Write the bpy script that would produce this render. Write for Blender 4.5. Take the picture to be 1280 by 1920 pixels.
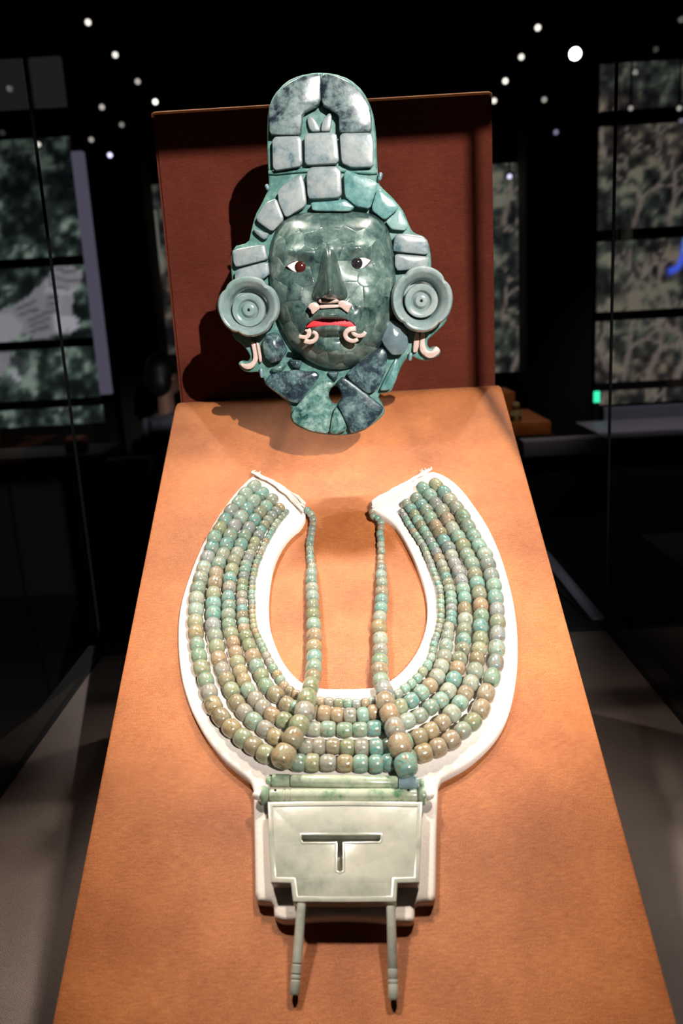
import bpy, bmesh, math, random
import numpy as np
from mathutils import Vector, Matrix
from mathutils.geometry import tessellate_polygon

random.seed(7)
for o in list(bpy.data.objects):
    bpy.data.objects.remove(o)
scn = bpy.context.scene
COL = scn.collection

# ------------------------------------------------------------------ camera
ZC = 1.5                                   # eye height above the gallery floor
CX, CY = 640.0, 960.0
_v = np.array([1010 - CX, 7500 - CY]); _d = np.array([649 - CX, 588 - CY])
F = math.sqrt(-float(_v @ _d))
_down = np.array([_v[0], _v[1], F]); _down /= np.linalg.norm(_down)
_fwd = np.array([_d[0], _d[1], F]); _fwd /= np.linalg.norm(_fwd)
_right = np.cross(_fwd, -_down)
if _right[0] < 0: _right = -_right
_right /= np.linalg.norm(_right)
R = np.stack([_right, _fwd, -_down])       # world axes X right, Y into the case, Z up
cam = bpy.data.cameras.new('camera')
cam.sensor_fit = 'VERTICAL'; cam.sensor_height = 36.0; cam.sensor_width = 24.0
cam.lens = F / 1920 * 36
cam.clip_start = 0.01; cam.clip_end = 60
cam.dof.use_dof = True; cam.dof.focus_distance = 0.76; cam.dof.aperture_fstop = 7.1
camo = bpy.data.objects.new('camera', cam); COL.objects.link(camo)
m = Matrix.Identity(4)
for i in range(3):
    m[i][0] = R[i][0]; m[i][1] = -R[i][1]; m[i][2] = -R[i][2]
m[2][3] = ZC
camo.matrix_world = m
scn.camera = camo

# ------------------------------------------------------------------ world, lamps, exposure
w = bpy.data.worlds.new('world'); scn.world = w; w.use_nodes = True
w.node_tree.nodes['Background'].inputs[0].default_value = (0.55, 0.6, 0.75, 1)
w.node_tree.nodes['Background'].inputs[1].default_value = 0.009
vs = scn.view_settings
vs.view_transform = 'Standard'; vs.look = 'None'; vs.exposure = 0.0; vs.gamma = 1.0
vs.use_curve_mapping = False

def spot(name, loc, target, power, angle, blend, radius, color):
    l = bpy.data.lights.new(name, 'SPOT'); l.energy = power; l.spot_size = math.radians(angle)
    l.spot_blend = blend; l.shadow_soft_size = radius; l.color = color
    o = bpy.data.objects.new(name, l); COL.objects.link(o)
    o.location = (loc[0], loc[1], loc[2] + ZC)
    t = Vector((target[0], target[1], target[2] + ZC)) - Vector(o.location)
    o.rotation_euler = t.to_track_quat('-Z', 'Y').to_euler()
    return o
# ceiling track lamps of the gallery: one before the case on the mask, two over the collar, two weak ones behind
spot('mask_track_lamp', (0.648, -1.1, 0.78), (0.0, 0.90, -0.03), 375, 26, 0.5, 0.009, (1.0, 0.94, 0.88))
spot('collar_track_lamp', (-0.62, 1.06, 1.72), (0.0, 0.62, -0.30), 185, 21.5, 1.0, 0.06, (1.0, 0.89, 0.77))
spot('collar_track_lamp', (0.58, 1.06, 1.72), (0.0, 0.62, -0.30), 185, 21.5, 1.0, 0.06, (1.0, 0.89, 0.77))
spot('rear_track_lamp', (-0.53, 1.50, 1.73), (-0.02, 0.88, -0.12), 52, 24, 0.9, 0.02, (1.0, 0.86, 0.70))
spot('rear_track_lamp', (0.41, 1.40, 1.72), (0.02, 0.88, -0.12), 52, 24, 0.9, 0.02, (1.0, 0.86, 0.70))

# ------------------------------------------------------------------ geometry helpers
def ray(px, py):
    return R @ np.array([px - CX, py - CY, F])
def at(px, py, Y):
    """point of the vertical plane at depth Y behind the eye (metres, world)"""
    r = ray(px, py); p = r * (Y / r[1]); return Vector((p[0], p[1], p[2] + ZC))
SL_Y, SL_Z, SL_K = 0.98, -0.096, 0.593     # upper edge and steepness of the sloping stand
_a = math.atan(SL_K)
S_DN = Vector((0, -math.cos(_a), -math.sin(_a))); S_N = Vector((0, -math.sin(_a), math.cos(_a)))
S_O = Vector((0, SL_Y, SL_Z + ZC)); EX = Vector((1, 0, 0))
def slope_uv(px, py, h=0.0):
    """(x, distance down the slope) at height h over the fabric"""
    r = Vector(ray(px, py)); c = Vector((0, 0, ZC)); o = S_O + S_N * h
    t = (o - c).dot(S_N) / r.dot(S_N); p = c + r * t
    return (p.x, (p - S_O).dot(S_DN))
def slope_pt(u, v, h): return S_O + EX * u + S_DN * v + S_N * h

def obj(name, me, mat, parent=None):
    o = bpy.data.objects.new(name, me); COL.objects.link(o)
    if mat is not None:
        me.materials.clear(); me.materials.append(mat)
    if parent is not None:
        o.parent = parent
    return o
def tag(o, label=None, cat=None, group=None, kind=None):
    if label: o['label'] = label
    if cat: o['category'] = cat
    if group: o['group'] = group
    if kind: o['kind'] = kind
    return o
def thing(name, label, cat, loc=(0, 0, 0), group=None):
    o = bpy.data.objects.new(name, None); COL.objects.link(o); o.location = loc
    o.empty_display_size = 0.02
    return tag(o, label, cat, group)
def mesh(name, verts, faces, org=(0, 0, 0), smooth=35):
    me = bpy.data.meshes.new(name); org = Vector(org)
    me.from_pydata([tuple(Vector(v) - org) for v in verts], [], faces); me.update()
    bm = bmesh.new(); bm.from_mesh(me); bmesh.ops.recalc_face_normals(bm, faces=bm.faces); bm.to_mesh(me); bm.free()
    if smooth:
        for p in me.polygons: p.use_smooth = True
        me.set_sharp_from_angle(angle=math.radians(smooth))
    return me
def box_me(name, x0, x1, y0, y1, z0, z1, org=(0, 0, 0), bev=0.0):
    bm = bmesh.new(); bmesh.ops.create_cube(bm, size=1)
    for v in bm.verts:
        v.co = Vector(((x0 + x1) / 2 + v.co.x * (x1 - x0), (y0 + y1) / 2 + v.co.y * (y1 - y0), (z0 + z1) / 2 + v.co.z * (z1 - z0))) - Vector(org)
    if bev: bmesh.ops.bevel(bm, geom=list(bm.edges), offset=bev, segments=2, affect='EDGES', profile=0.6)
    me = bpy.data.meshes.new(name); bm.to_mesh(me); bm.free()
    if bev:
        for p in me.polygons: p.use_smooth = True
        me.set_sharp_from_angle(angle=math.radians(35))
    return me
def chaikin(p, n=1, q=0.22):
    for _ in range(n):
        o = []
        for i in range(len(p)):
            a = p[i]; b = p[(i + 1) % len(p)]
            o.append((a[0] + (b[0] - a[0]) * q, a[1] + (b[1] - a[1]) * q)); o.append((b[0] + (a[0] - b[0]) * q, b[1] + (a[1] - b[1]) * q))
        p = o
    return p
def area2(p): return sum(p[i][0] * p[(i + 1) % len(p)][1] - p[(i + 1) % len(p)][0] * p[i][1] for i in range(len(p)))
def inset(p, d):
    n = len(p); s = 1 if area2(p) > 0 else -1; out = []
    for i in range(n):
        a = Vector(p[i - 1]); b = Vector(p[i]); c = Vector(p[(i + 1) % n])
        e1 = (b - a); e2 = (c - b)
        if e1.length < 1e-9 or e2.length < 1e-9: out.append(tuple(b)); continue
        e1.normalize(); e2.normalize()
        n1 = Vector((-e1.y, e1.x)) * s; n2 = Vector((-e2.y, e2.x)) * s
        m_ = n1 + n2
        if m_.length < 1e-6: m_ = n1
        m_.normalize(); k = min(1.6, 1 / max(0.3, m_.dot(n1)))
        q = b + m_ * d * k; out.append((q.x, q.y))
    return out
def plate_me(name, poly, frame, top, thick, bev=0.001, rnd=1, dome=0.0, holes=(), org=(0, 0, 0), q=0.22, back=True, sharp=50):
    """slab with rounded rim: poly in (a,b) of frame=(origin, ea, eb, n)"""
    O, ea, eb, nn = frame
    loops = [chaikin(list(poly), rnd, q) if rnd else list(poly)]
    if area2(loops[0]) < 0: loops[0].reverse()
    for h in holes:
        h = list(h)
        if area2(h) > 0: h.reverse()
        loops.append(h)
    V = []; Fc = []
    def P(a, b, z): return O + ea * a + eb * b + nn * z
    tops = []
    for li, lp in enumerate(loops):
        sgn = 1 if li == 0 else -1
        rings = [[P(x, y, top - thick) for x, y in lp], [P(x, y, top - bev) for x, y in lp]]
        for f_in, f_z in ((0.3, 0.3), (1.0, 0.0)):
            rings.append([P(x, y, top - bev * f_z) for x, y in inset(lp, bev * f_in * sgn if li == 0 else -bev * f_in)])
        base = len(V); n = len(lp)
        for r_ in rings: V += r_
        for k in range(len(rings) - 1):
            for i in range(n):
                j = (i + 1) % n
                Fc.append((base + k * n + i, base + k * n + j, base + (k + 1) * n + j, base + (k + 1) * n + i))
        tops.append((base + 3 * n, n, base))
    if dome > 0 and not holes:
        b0, n, b = tops[0]; ring = list(range(b0, b0 + n))
        pts = [V[i] for i in ring]; c = sum(pts, Vector()) / n
        for s, z in ((0.8, 0.36), (0.55, 0.7), (0.28, 0.92)):
            nb = len(V)
            for p in pts: V.append(c + (p - c) * s + nn * dome * z)
            nr = list(range(nb, nb + n))
            for i in range(n):
                j = (i + 1) % n; Fc.append((ring[i], ring[j], nr[j], nr[i]))
            ring = nr
        V.append(c + nn * dome); ci = len(V) - 1
        for i in range(n): Fc.append((ring[i], ring[(i + 1) % n], ci))
        Fc.append(tuple(reversed(range(b, b + n))))
    else:
        for which in (0, 1):
            polys = []; idx = []
            for b0, n, b in tops:
                ids = list(range(b0, b0 + n)) if which == 0 else list(range(b, b + n))
                idx += ids; polys.append([Vector(((V[i] - O).dot(ea), (V[i] - O).dot(eb), 0)) for i in ids])
            for t in tessellate_polygon(polys): Fc.append(tuple(idx[i] for i in t))
    return mesh(name, V, Fc, org, sharp)
def tube_me(name, pts, rad, seg=8, org=(0, 0, 0), closed=False):
    pts = [Vector(p) for p in pts]; n = len(pts); V = []; Fc = []
    rr = rad if isinstance(rad, (list, tuple)) else [rad] * n
    prev = None
    for i, p in enumerate(pts):
        t = (pts[min(i + 1, n - 1)] - pts[max(i - 1, 0)])
        if t.length < 1e-9: t = Vector((0, 0, 1))
        t.normalize()
        if prev is None:
            u = t.orthogonal().normalized()
        else:
            u = (prev - t * prev.dot(t)); u = u.normalized() if u.length > 1e-6 else t.orthogonal().normalized()
        prev = u; v = t.cross(u)
        for k in range(seg):
            a = 2 * math.pi * k / seg; V.append(p + (u * math.cos(a) + v * math.sin(a)) * rr[i])
    for i in range(n - 1):
        for k in range(seg):
            l = (k + 1) % seg; Fc.append((i * seg + k, i * seg + l, (i + 1) * seg + l, (i + 1) * seg + k))
    Fc.append(tuple(reversed(range(seg)))); Fc.append(tuple(range((n - 1) * seg, n * seg)))
    return mesh(name, V, Fc, org, 60)
def lathe_me(name, prof, o, ax, up, seg=24, org=(0, 0, 0), lobes=None, sharp=35):
    """prof = [(radius, distance along ax)]; lobes(theta) scales the radius"""
    ax = Vector(ax).normalized(); u = Vector(up); u = (u - ax * u.dot(ax)).normalized(); v = ax.cross(u); V = []; Fc = []
    o = Vector(o)
    for r_, z in prof:
        for k in range(seg):
            a = 2 * math.pi * k / seg; f = lobes(a, r_) if lobes else 1.0
            V.append(o + ax * z + (u * math.cos(a) + v * math.sin(a)) * r_ * f)
    for i in range(len(prof) - 1):
        for k in range(seg):
            l = (k + 1) % seg; Fc.append((i * seg + k, i * seg + l, (i + 1) * seg + l, (i + 1) * seg + k))
    Fc.append(tuple(range(seg))); Fc.append(tuple(range((len(prof) - 1) * seg, len(prof) * seg)))
    return mesh(name, V, Fc, org, sharp)

# ------------------------------------------------------------------ materials
def srgb(r, g, b):
    f = lambda c: (c / 255 / 12.92) if c / 255 <= 0.04045 else ((c / 255 + 0.055) / 1.055) ** 2.4
    return (f(r), f(g), f(b), 1)
class N:
    def __init__(s, name):
        s.m = bpy.data.materials.new(name); s.m.use_nodes = True; s.t = s.m.node_tree
        s.b = s.t.nodes['Principled BSDF']; s.out = s.t.nodes['Material Output']
    def n(s, typ, **kw):
        x = s.t.nodes.new(typ)
        for k, v in kw.items(): setattr(x, k, v)
        return x
    def l(s, a, b): s.t.links.new(a, b)
    def noise(s, vec, scale, detail=4, rough=0.55, w=None, dist=0.0):
        x = s.n('ShaderNodeTexNoise'); x.inputs['Scale'].default_value = scale; x.inputs['Detail'].default_value = detail
        x.inputs['Roughness'].default_value = rough; x.inputs['Distortion'].default_value = dist
        if w is not None: x.noise_dimensions = '4D'; s.l(w, x.inputs['W'])
        s.l(vec, x.inputs['Vector']); return x.outputs['Fac']
    def ramp(s, fac, stops, interp='LINEAR'):
        x = s.n('ShaderNodeValToRGB'); e = x.color_ramp.elements; x.color_ramp.interpolation = interp
        while len(e) < len(stops): e.new(0.5)
        for q, (p, c) in zip(e, stops): q.position = p; q.color = c
        s.l(fac, x.inputs['Fac']); return x.outputs['Color']
    def mix(s, fac, a, b, mode='MIX'):
        x = s.n('ShaderNodeMix', data_type='RGBA', blend_type=mode)
        for sock, v in ((x.inputs[0], fac), (x.inputs[6], a), (x.inputs[7], b)):
            if hasattr(v, 'links'): s.l(v, sock)
            else: sock.default_value = v
        return x.outputs[2]
    def math(s, op, a, b=0.0):
        x = s.n('ShaderNodeMath', operation=op)
        for sock, v in zip(x.inputs, (a, b)):
            if hasattr(v, 'links'): s.l(v, sock)
            else: sock.default_value = v
        return x.outputs[0]
    def bump(s, h, strength, dist=0.001):
        x = s.n('ShaderNodeBump'); x.inputs['Strength'].default_value = strength; x.inputs['Distance'].default_value = dist
        s.l(h, x.inputs['Height']); s.l(x.outputs['Normal'], s.b.inputs['Normal'])
def plain(name, col, rough=0.6, metal=0.0, spec=0.5):
    q = N(name); q.b.inputs['Base Color'].default_value = col; q.b.inputs['Roughness'].default_value = rough
    q.b.inputs['Metallic'].default_value = metal; q.b.inputs['Specular IOR Level'].default_value = spec
    return q.m
def emit(name, col, strength):
    q = N(name); q.b.inputs['Base Color'].default_value = (0, 0, 0, 1)
    q.b.inputs['Emission Color'].default_value = col; q.b.inputs['Emission Strength'].default_value = strength
    return q.m
def fabric(name, c_dark, c_mid, c_light, pitch=0.0011, rough=0.45, sheen=0.03, spec=0.5, twill=False):
    q = N(name); co = q.n('ShaderNodeTexCoord').outputs['Object']
    sep = q.n('ShaderNodeSeparateXYZ'); q.l(co, sep.inputs[0])
    # object space has x across and y along the cloth (z is the normal)
    k = 2 * math.pi / pitch
    jit = q.noise(co, 220, 2)
    jx = q.math('ADD', q.math('MULTIPLY', sep.outputs['X'], k), q.math('MULTIPLY', jit, 5.0))
    jy = q.math('ADD', q.math('MULTIPLY', sep.outputs['Y'], k), q.math('MULTIPLY', jit, 5.0))
    wv = q.math('SINE', q.math('ADD', jx, jy)) if twill else q.math('MULTIPLY', q.math('SINE', jx), q.math('SINE', jy))
    wv = q.math('ADD', q.math('MULTIPLY', wv, 0.5), 0.5)
    mp = q.n('ShaderNodeMapping'); mp.inputs['Scale'].default_value = (1, 6, 1); q.l(co, mp.inputs['Vector'])
    slub = q.noise(mp.outputs[0], 130, 5, 0.7)
    blot = q.noise(co, 14, 3)
    fine = q.noise(co, 1400, 2, 0.7)
    kw = 0.60 if twill else 0.40
    v = q.math('ADD', q.math('MULTIPLY', wv, kw), q.math('MULTIPLY', slub, (1 - kw) * 0.35))
    v = q.math('ADD', v, q.math('MULTIPLY', fine, (1 - kw) * 0.65))
    v = q.math('ADD', v, q.math('MULTIPLY', q.math('SUBTRACT', blot, 0.5), 0.18))
    q.l(q.ramp(v, [(0.37, c_dark), (0.5, c_mid), (0.63, c_light)] if not twill else [(0.22, c_dark), (0.5, c_mid), (0.74, c_light)]), q.b.inputs['Base Color'])
    q.b.inputs['Roughness'].default_value = rough; q.b.inputs['Specular IOR Level'].default_value = spec
    q.b.inputs['Sheen Weight'].default_value = sheen
    q.bump(wv, 0.35, 0.0003)
    return q.m
def jade(name, stops, scale=28,  rough=0.22, vein=None, speck=None, w_amp=30.0, coat=0.25, val=0.25):
    scale *= 3.6
    q = N(name); co = q.n('ShaderNodeTexCoord').outputs['Object']; inf = q.n('ShaderNodeObjectInfo')
    wr = q.math('MULTIPLY', inf.outputs['Random'], w_amp)
    a = q.noise(co, scale, 7, 0.66, wr, 0.5); a2 = q.noise(co, scale * 3.7, 6, 0.7, wr, 0.3)
    a = q.math('ADD', q.math('MULTIPLY', a, 0.64), q.math('MULTIPLY', a2, 0.36)); c = q.ramp(a, stops)
    if vein:
        b = q.noise(co, scale * 1.7, 5, 0.6, wr, 1.2)
        vb = q.math('ABSOLUTE', q.math('SUBTRACT', b, 0.5))
        c = q.mix(q.ramp(vb, [(0.0, (0.55, 0.55, 0.55, 1)), (0.025, (0, 0, 0, 1))]), c, vein)
    if speck:
        s_ = q.noise(co, scale * 9, 3, 0.6, wr)
        c = q.mix(q.ramp(s_, [(0.60, (0, 0, 0, 1)), (0.72, (0.4, 0.4, 0.4, 1))]), c, speck)
    h = q.n('ShaderNodeHueSaturation'); q.l(c, h.inputs['Color'])
    q.l(q.math('ADD', q.math('MULTIPLY', q.math('FRACT', q.math('MULTIPLY', inf.outputs['Random'], 7.31)), val), 1 - val / 2), h.inputs['Value'])
    q.l(h.outputs[0], q.b.inputs['Base Color'])
    rn = q.noise(co, scale * 5, 3)
    q.l(q.math('ADD', q.math('MULTIPLY', rn, 0.14), rough - 0.07), q.b.inputs['Roughness'])
    q.b.inputs['Coat Weight'].default_value = coat; q.b.inputs['Coat Roughness'].default_value = 0.12
    q.bump(q.noise(co, scale * 3, 4, 0.6, wr), 0.12, 0.0012)
    return q.m
def bead_mat():
    q = N('bead_jade'); co = q.n('ShaderNodeTexCoord').outputs['Object']; inf = q.n('ShaderNodeObjectInfo')
    wr = q.math('MULTIPLY', inf.outputs['Random'], 40)
    a = q.noise(co, 1.1, 6, 0.65, wr, 1.0); b = q.noise(co, 2.6, 5, 0.65, wr, 1.4)
    c = q.mix(q.ramp(a, [(0.44, (0, 0, 0, 1)), (0.62, (0.55, 0.55, 0.55, 1))]), inf.outputs['Color'], srgb(142, 150, 136))
    c = q.mix(q.ramp(b, [(0.51, (0, 0, 0, 1)), (0.62, (0.8, 0.8, 0.8, 1))]), c, srgb(150, 108, 66))
    c = q.mix(q.ramp(a, [(0.34, (0.7, 0.7, 0.7, 1)), (0.44, (0, 0, 0, 1))]), c, srgb(64, 80, 74))
    q.l(c, q.b.inputs['Base Color']); q.b.inputs['Roughness'].default_value = 0.16
    q.b.inputs['Coat Weight'].default_value = 0.3; q.b.inputs['Coat Roughness'].default_value = 0.08
    q.bump(q.noise(co, 3.0, 4), 0.06, 0.1)
    return q.m
def glass_mat():
    q = N('showcase_glass'); fr = q.n('ShaderNodeFresnel'); fr.inputs['IOR'].default_value = 1.25
    tr = q.n('ShaderNodeBsdfTransparent'); tr.inputs[0].default_value = (0.985, 0.99, 0.99, 1)
    gl = q.n('ShaderNodeBsdfGlossy'); gl.inputs['Roughness'].default_value = 0.0
    mx = q.n('ShaderNodeMixShader'); q.l(q.math('MULTIPLY', fr.outputs[0], 0.12), mx.inputs[0]); q.l(tr.outputs[0], mx.inputs[1]); q.l(gl.outputs[0], mx.inputs[2])
    q.l(mx.outputs[0], q.out.inputs['Surface']); return q.m
def attr_emit(name, strength):
    q = N(name); a = q.n('ShaderNodeAttribute', attribute_name='picture')
    q.b.inputs['Base Color'].default_value = (0.01, 0.01, 0.01, 1); q.b.inputs['Roughness'].default_value = 0.5
    q.l(a.outputs['Color'], q.b.inputs['Emission Color']); q.b.inputs['Emission Strength'].default_value = strength
    return q.m

M = {}
M['cloth'] = fabric('orange_cloth', srgb(78, 28, 11), srgb(156, 74, 31), srgb(226, 150, 90), spec=0.32)
M['board_cloth'] = fabric('rust_cloth', srgb(42, 15, 9), srgb(72, 29, 20), srgb(112, 54, 41), rough=0.9, spec=0.08)
M['grey_cloth'] = fabric('grey_cloth', srgb(8, 6, 6), srgb(54, 45, 43), srgb(172, 154, 148), 0.0013, twill=True)
M['black'] = plain('black_paint', srgb(14, 14, 16), 0.5)
M['matt_black'] = plain('matt_black', srgb(10, 10, 11), 0.9)
M['seam'] = plain('dark_silicone', srgb(8, 8, 9), 0.9, 0.0, 0.1)
M['metal'] = plain('brushed_metal', srgb(150, 155, 175), 0.35, 0.6)
M['glass'] = glass_mat()
M['room'] = plain('dark_room', srgb(20, 20, 22), 0.8)
M['floor'] = plain('dark_floor', srgb(26, 25, 25), 0.5)
M['column'] = plain('dark_column', srgb(24, 21, 20), 0.7)
M['lavender'] = emit('painted_edge_light', srgb(76, 71, 86), 1.0)  # glow painted on for light falling on the screen frame's side edge
M['pad'] = None
q = N('white_felt'); co = q.n('ShaderNodeTexCoord').outputs['Object']
q.l(q.ramp(q.noise(co, 900, 3), [(0.3, srgb(226, 214, 204)), (0.7, srgb(244, 234, 226))]), q.b.inputs['Base Color'])
q.b.inputs['Roughness'].default_value = 0.95; q.b.inputs['Specular IOR Level'].default_value = 0.1; q.b.inputs['Sheen Weight'].default_value = 0.3
q.bump(q.noise(co, 1500, 3), 0.3, 0.0005); M['pad'] = q.m
M['bead'] = bead_mat()
M['thread'] = plain('cotton_thread', srgb(222, 208, 190), 0.9)
M['j_pale'] = jade('pale_jade', [(0.38, srgb(70, 96, 106)), (0.44, srgb(118, 134, 138)), (0.52, srgb(140, 148, 149)), (0.66, srgb(158, 162, 161))], 14, 0.3, val=0.1)
M['j_arch'] = jade('mottled_jade', [(0.42, srgb(28, 34, 46)), (0.465, srgb(66, 80, 86)), (0.51, srgb(100, 118, 118)), (0.66, srgb(150, 164, 162))], 12, 0.28)
M['j_teal'] = jade('teal_jade', [(0.38, srgb(74, 124, 124)), (0.5, srgb(114, 156, 154)), (0.60, srgb(150, 178, 174))], 12, 0.22, val=0.15)
M['j_back'] = jade('green_backing', [(0.38, srgb(50, 92, 87)), (0.5, srgb(76, 120, 113)), (0.62, srgb(112, 150, 140))], 22, 0.55, coat=0.0, val=0.05)
M['j_dark'] = jade('dark_speckled_jade', [(0.36, srgb(20, 28, 40)), (0.46, srgb(42, 56, 66)), (0.52, srgb(78, 102, 106)), (0.61, srgb(130, 152, 150))], 12, 0.22, speck=srgb(170, 190, 186))
M['j_green'] = jade('mid_green_jade', [(0.41, srgb(30, 60, 58)), (0.47, srgb(80, 118, 112)), (0.56, srgb(140, 166, 158))], 12, 0.22, vein=srgb(70, 110, 104))
M['j_grey'] = jade('grey_blue_jade', [(0.3, srgb(76, 94, 102)), (0.5, srgb(98, 116, 122)), (0.7, srgb(122, 136, 140))], 20, 0.2)
M['j_face'] = jade('face_jade', [(0.40, srgb(32, 48, 50)), (0.46, srgb(60, 83, 80)), (0.53, srgb(88, 110, 104)), (0.61, srgb(138, 154, 146))], 8, 0.34, speck=srgb(112, 132, 126), val=0.25, coat=0.1)
M['j_nose'] = jade('nose_jade', [(0.3, srgb(38, 56, 54)), (0.5, srgb(62, 80, 76)), (0.7, srgb(86, 104, 97))], 20, 0.2)
M['j_flare'] = jade('flare_jade', [(0.38, srgb(102, 134, 128)), (0.5, srgb(132, 150, 150)), (0.62, srgb(164, 170, 167))], 7, 0.16, val=0.05)
M['j_core'] = plain('mosaic_joint', srgb(60, 82, 78), 0.6)
M['shell'] = jade('pink_shell', [(0.3, srgb(186, 152, 142)), (0.6, srgb(200, 178, 168)), (0.8, srgb(210, 192, 184))], 40, 0.35, val=0.05)
M['white_shell'] = plain('white_shell', srgb(232, 228, 222), 0.2)
M['iris_brown'] = plain('brown_iris', srgb(70, 28, 22), 0.12)
M['iris_black'] = plain('obsidian_iris', srgb(40, 36, 40), 0.08)
M['rim_red'] = plain('dark_red_rim', srgb(72, 26, 22), 0.6)
M['red'] = plain('red_mouth', srgb(196, 18, 36), 0.55)
M['peg'] = plain('clip_peg', srgb(110, 138, 146), 0.3)
M['plaque'] = jade('plaque_jade', [(0.36, srgb(146, 152, 142)), (0.5, srgb(176, 177, 166)), (0.64, srgb(196, 192, 180))], 7, 0.2, val=0.04, coat=0.35)
M['tube'] = jade('tube_jade', [(0.40, srgb(98, 142, 110)), (0.46, srgb(158, 176, 148)), (0.54, srgb(192, 196, 176)), (0.7, srgb(206, 204, 188))], 12, 0.18)
M['tube_green'] = jade('small_green_jade', [(0.36, srgb(112, 148, 124)), (0.6, srgb(168, 186, 162))], 30, 0.2)
M['tube_blue'] = jade('small_blue_jade', [(0.3, srgb(128, 158, 168)), (0.7, srgb(176, 196, 198))], 60, 0.2)
M['hole'] = plain('dark_hole', srgb(12, 12, 12), 0.9)
M['wall'] = M['room']

# ------------------------------------------------------------------ the gallery
def struct(name, me, mat): return tag(obj(name, me, mat), kind='structure')
struct('floor', box_me('floor', -7, 7, -3, 8.2, -0.05, 0.0), M['floor'])
struct('ceiling', box_me('ceiling', -7, 7, -3, 8.2, 4.1, 4.15), M['matt_black'])
struct('wall_left', box_me('wall_left', -7.1, -7, -3, 8.2, 0, 4.1), M['matt_black'])
struct('wall_right', box_me('wall_right', 7, 7.1, -3, 8.2, 0, 4.1), M['matt_black'])
struct('wall_back', box_me('wall_back', -7, 7, 7.3, 7.4, 0, 4.1), M['matt_black'])

# ------------------------------------------------------------------ the showcase
DZ = -0.50 + ZC                            # height of the grey deck inside the case
XL, XR, YF, YB, ZT = -0.410, 0.376, 0.05, 1.215, 0.456 + ZC
case = thing('glass_showcase', 'tall glass showcase with black base and grey cloth deck around the orange stand', 'showcase', ((XL + XR) / 2, (YF + YB) / 2, 0))
CO = case.location
obj('base', box_me('base', XL - 0.03, XR + 0.03, YF - 0.03, YB + 0.03, 0, DZ - 0.012, CO, 0.004), M['black'], case)
deck = obj('deck', box_me('deck', -(XR - XL) / 2, (XR - XL) / 2, -(YB - YF) / 2, (YB - YF) / 2, -0.006, 0.006), M['grey_cloth'], case)
deck.location = Vector(((XL + XR) / 2, (YF + YB) / 2, DZ - 0.006)) - CO
tag(deck, 'dark grey flecked cloth deck')
for nm, (x0, x1, y0, y1) in (('kerb', (XL - 0.03, XL - 0.002, YF - 0.03, YB + 0.03)), ('kerb', (XR + 0.002, XR + 0.03, YF - 0.03, YB + 0.03)), ('kerb', (XL - 0.002, XR + 0.002, YB + 0.002, YB + 0.03)), ('kerb', (XL - 0.002, XR + 0.002, YF - 0.03, YF - 0.002))):
    obj(nm, box_me(nm, x0, x1, y0, y1, DZ - 0.012, DZ + 0.006, CO, 0.002), M['matt_black'], case)
g = 0.004
for x0, x1, y0, y1 in ((XL - g, XL, YF, YB), (XR, XR + g, YF, YB), (XL, XR, YB, YB + g), (XL, XR, YF - g, YF)):
    obj('pane', box_me('pane', x0, x1, y0, y1, DZ + 0.006, ZT, CO), M['glass'], case)
for x, y in ((XL, YF), (XR, YF), (XL, YB), (XR, YB)):
    k = 0.003 if y == YF else 0.0018
    obj('corner_seam', box_me('corner_seam', x - k, x + k, y - k, y + k, DZ, ZT, CO), M['seam'], case)
for x0, x1, y0, y1 in ((XL - 0.01, XL + 0.012, YF, YB), (XR - 0.012, XR + 0.01, YF, YB), (XL, XR, YF - 0.01, YF + 0.012), (XL, XR, YB - 0.012, YB + 0.01)):
    obj('top_bar', box_me('top_bar', x0, x1, y0, y1, ZT, ZT + 0.05, CO), M['black'], case)

# the vertical board behind the mask
PX0, PX1, PZ0, PZ1 = -0.2045, 0.1732, -0.096 + ZC, 0.229 + ZC
pb = bpy.data.objects.new
bm = bmesh.new(); bmesh.ops.create_cube(bm, size=1)
for v in bm.verts: v.co = Vector((v.co.x * (PX1 - PX0), v.co.y * (PZ1 - DZ), v.co.z * 0.024))
bmesh.ops.bevel(bm, geom=list(bm.edges), offset=0.0035, segments=4, affect='EDGES')
me = bpy.data.meshes.new('display_board'); bm.to_mesh(me); bm.free()
for p in me.polygons: p.use_smooth = False
board = thing('display_board', 'upright board covered in rust brown cloth behind the jade mask', 'board', ((PX0 + PX1) / 2, 1.012, DZ))
panel = obj('panel', me, M['board_cloth'], board)
panel.matrix_basis = Matrix(((1, 0, 0, 0), (0, 0, -1, 0), (0, 1, 0, (PZ1 - DZ) / 2), (0, 0, 0, 1)))
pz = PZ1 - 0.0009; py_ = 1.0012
tag(obj('rim_light_cord', tube_me('rim_light_cord', [(PX0 + 0.001, py_, pz - 0.004), (PX0 + 0.0012, py_, pz - 0.001), (PX0 + 0.004, py_, pz)] + [(PX0 + (PX1 - PX0) * k / 12, py_, pz) for k in range(1, 12)] + [(PX1 - 0.004, py_, pz), (PX1 - 0.0012, py_, pz - 0.001), (PX1 - 0.001, py_, pz - 0.004)], 0.0016, 8, board.location), plain('painted_rim_light', srgb(236, 160, 104), 0.6), board), 'added bright orange cord painting the lit top edge')  # added cord, its bright orange paints lamplight along the board's top edge

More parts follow.
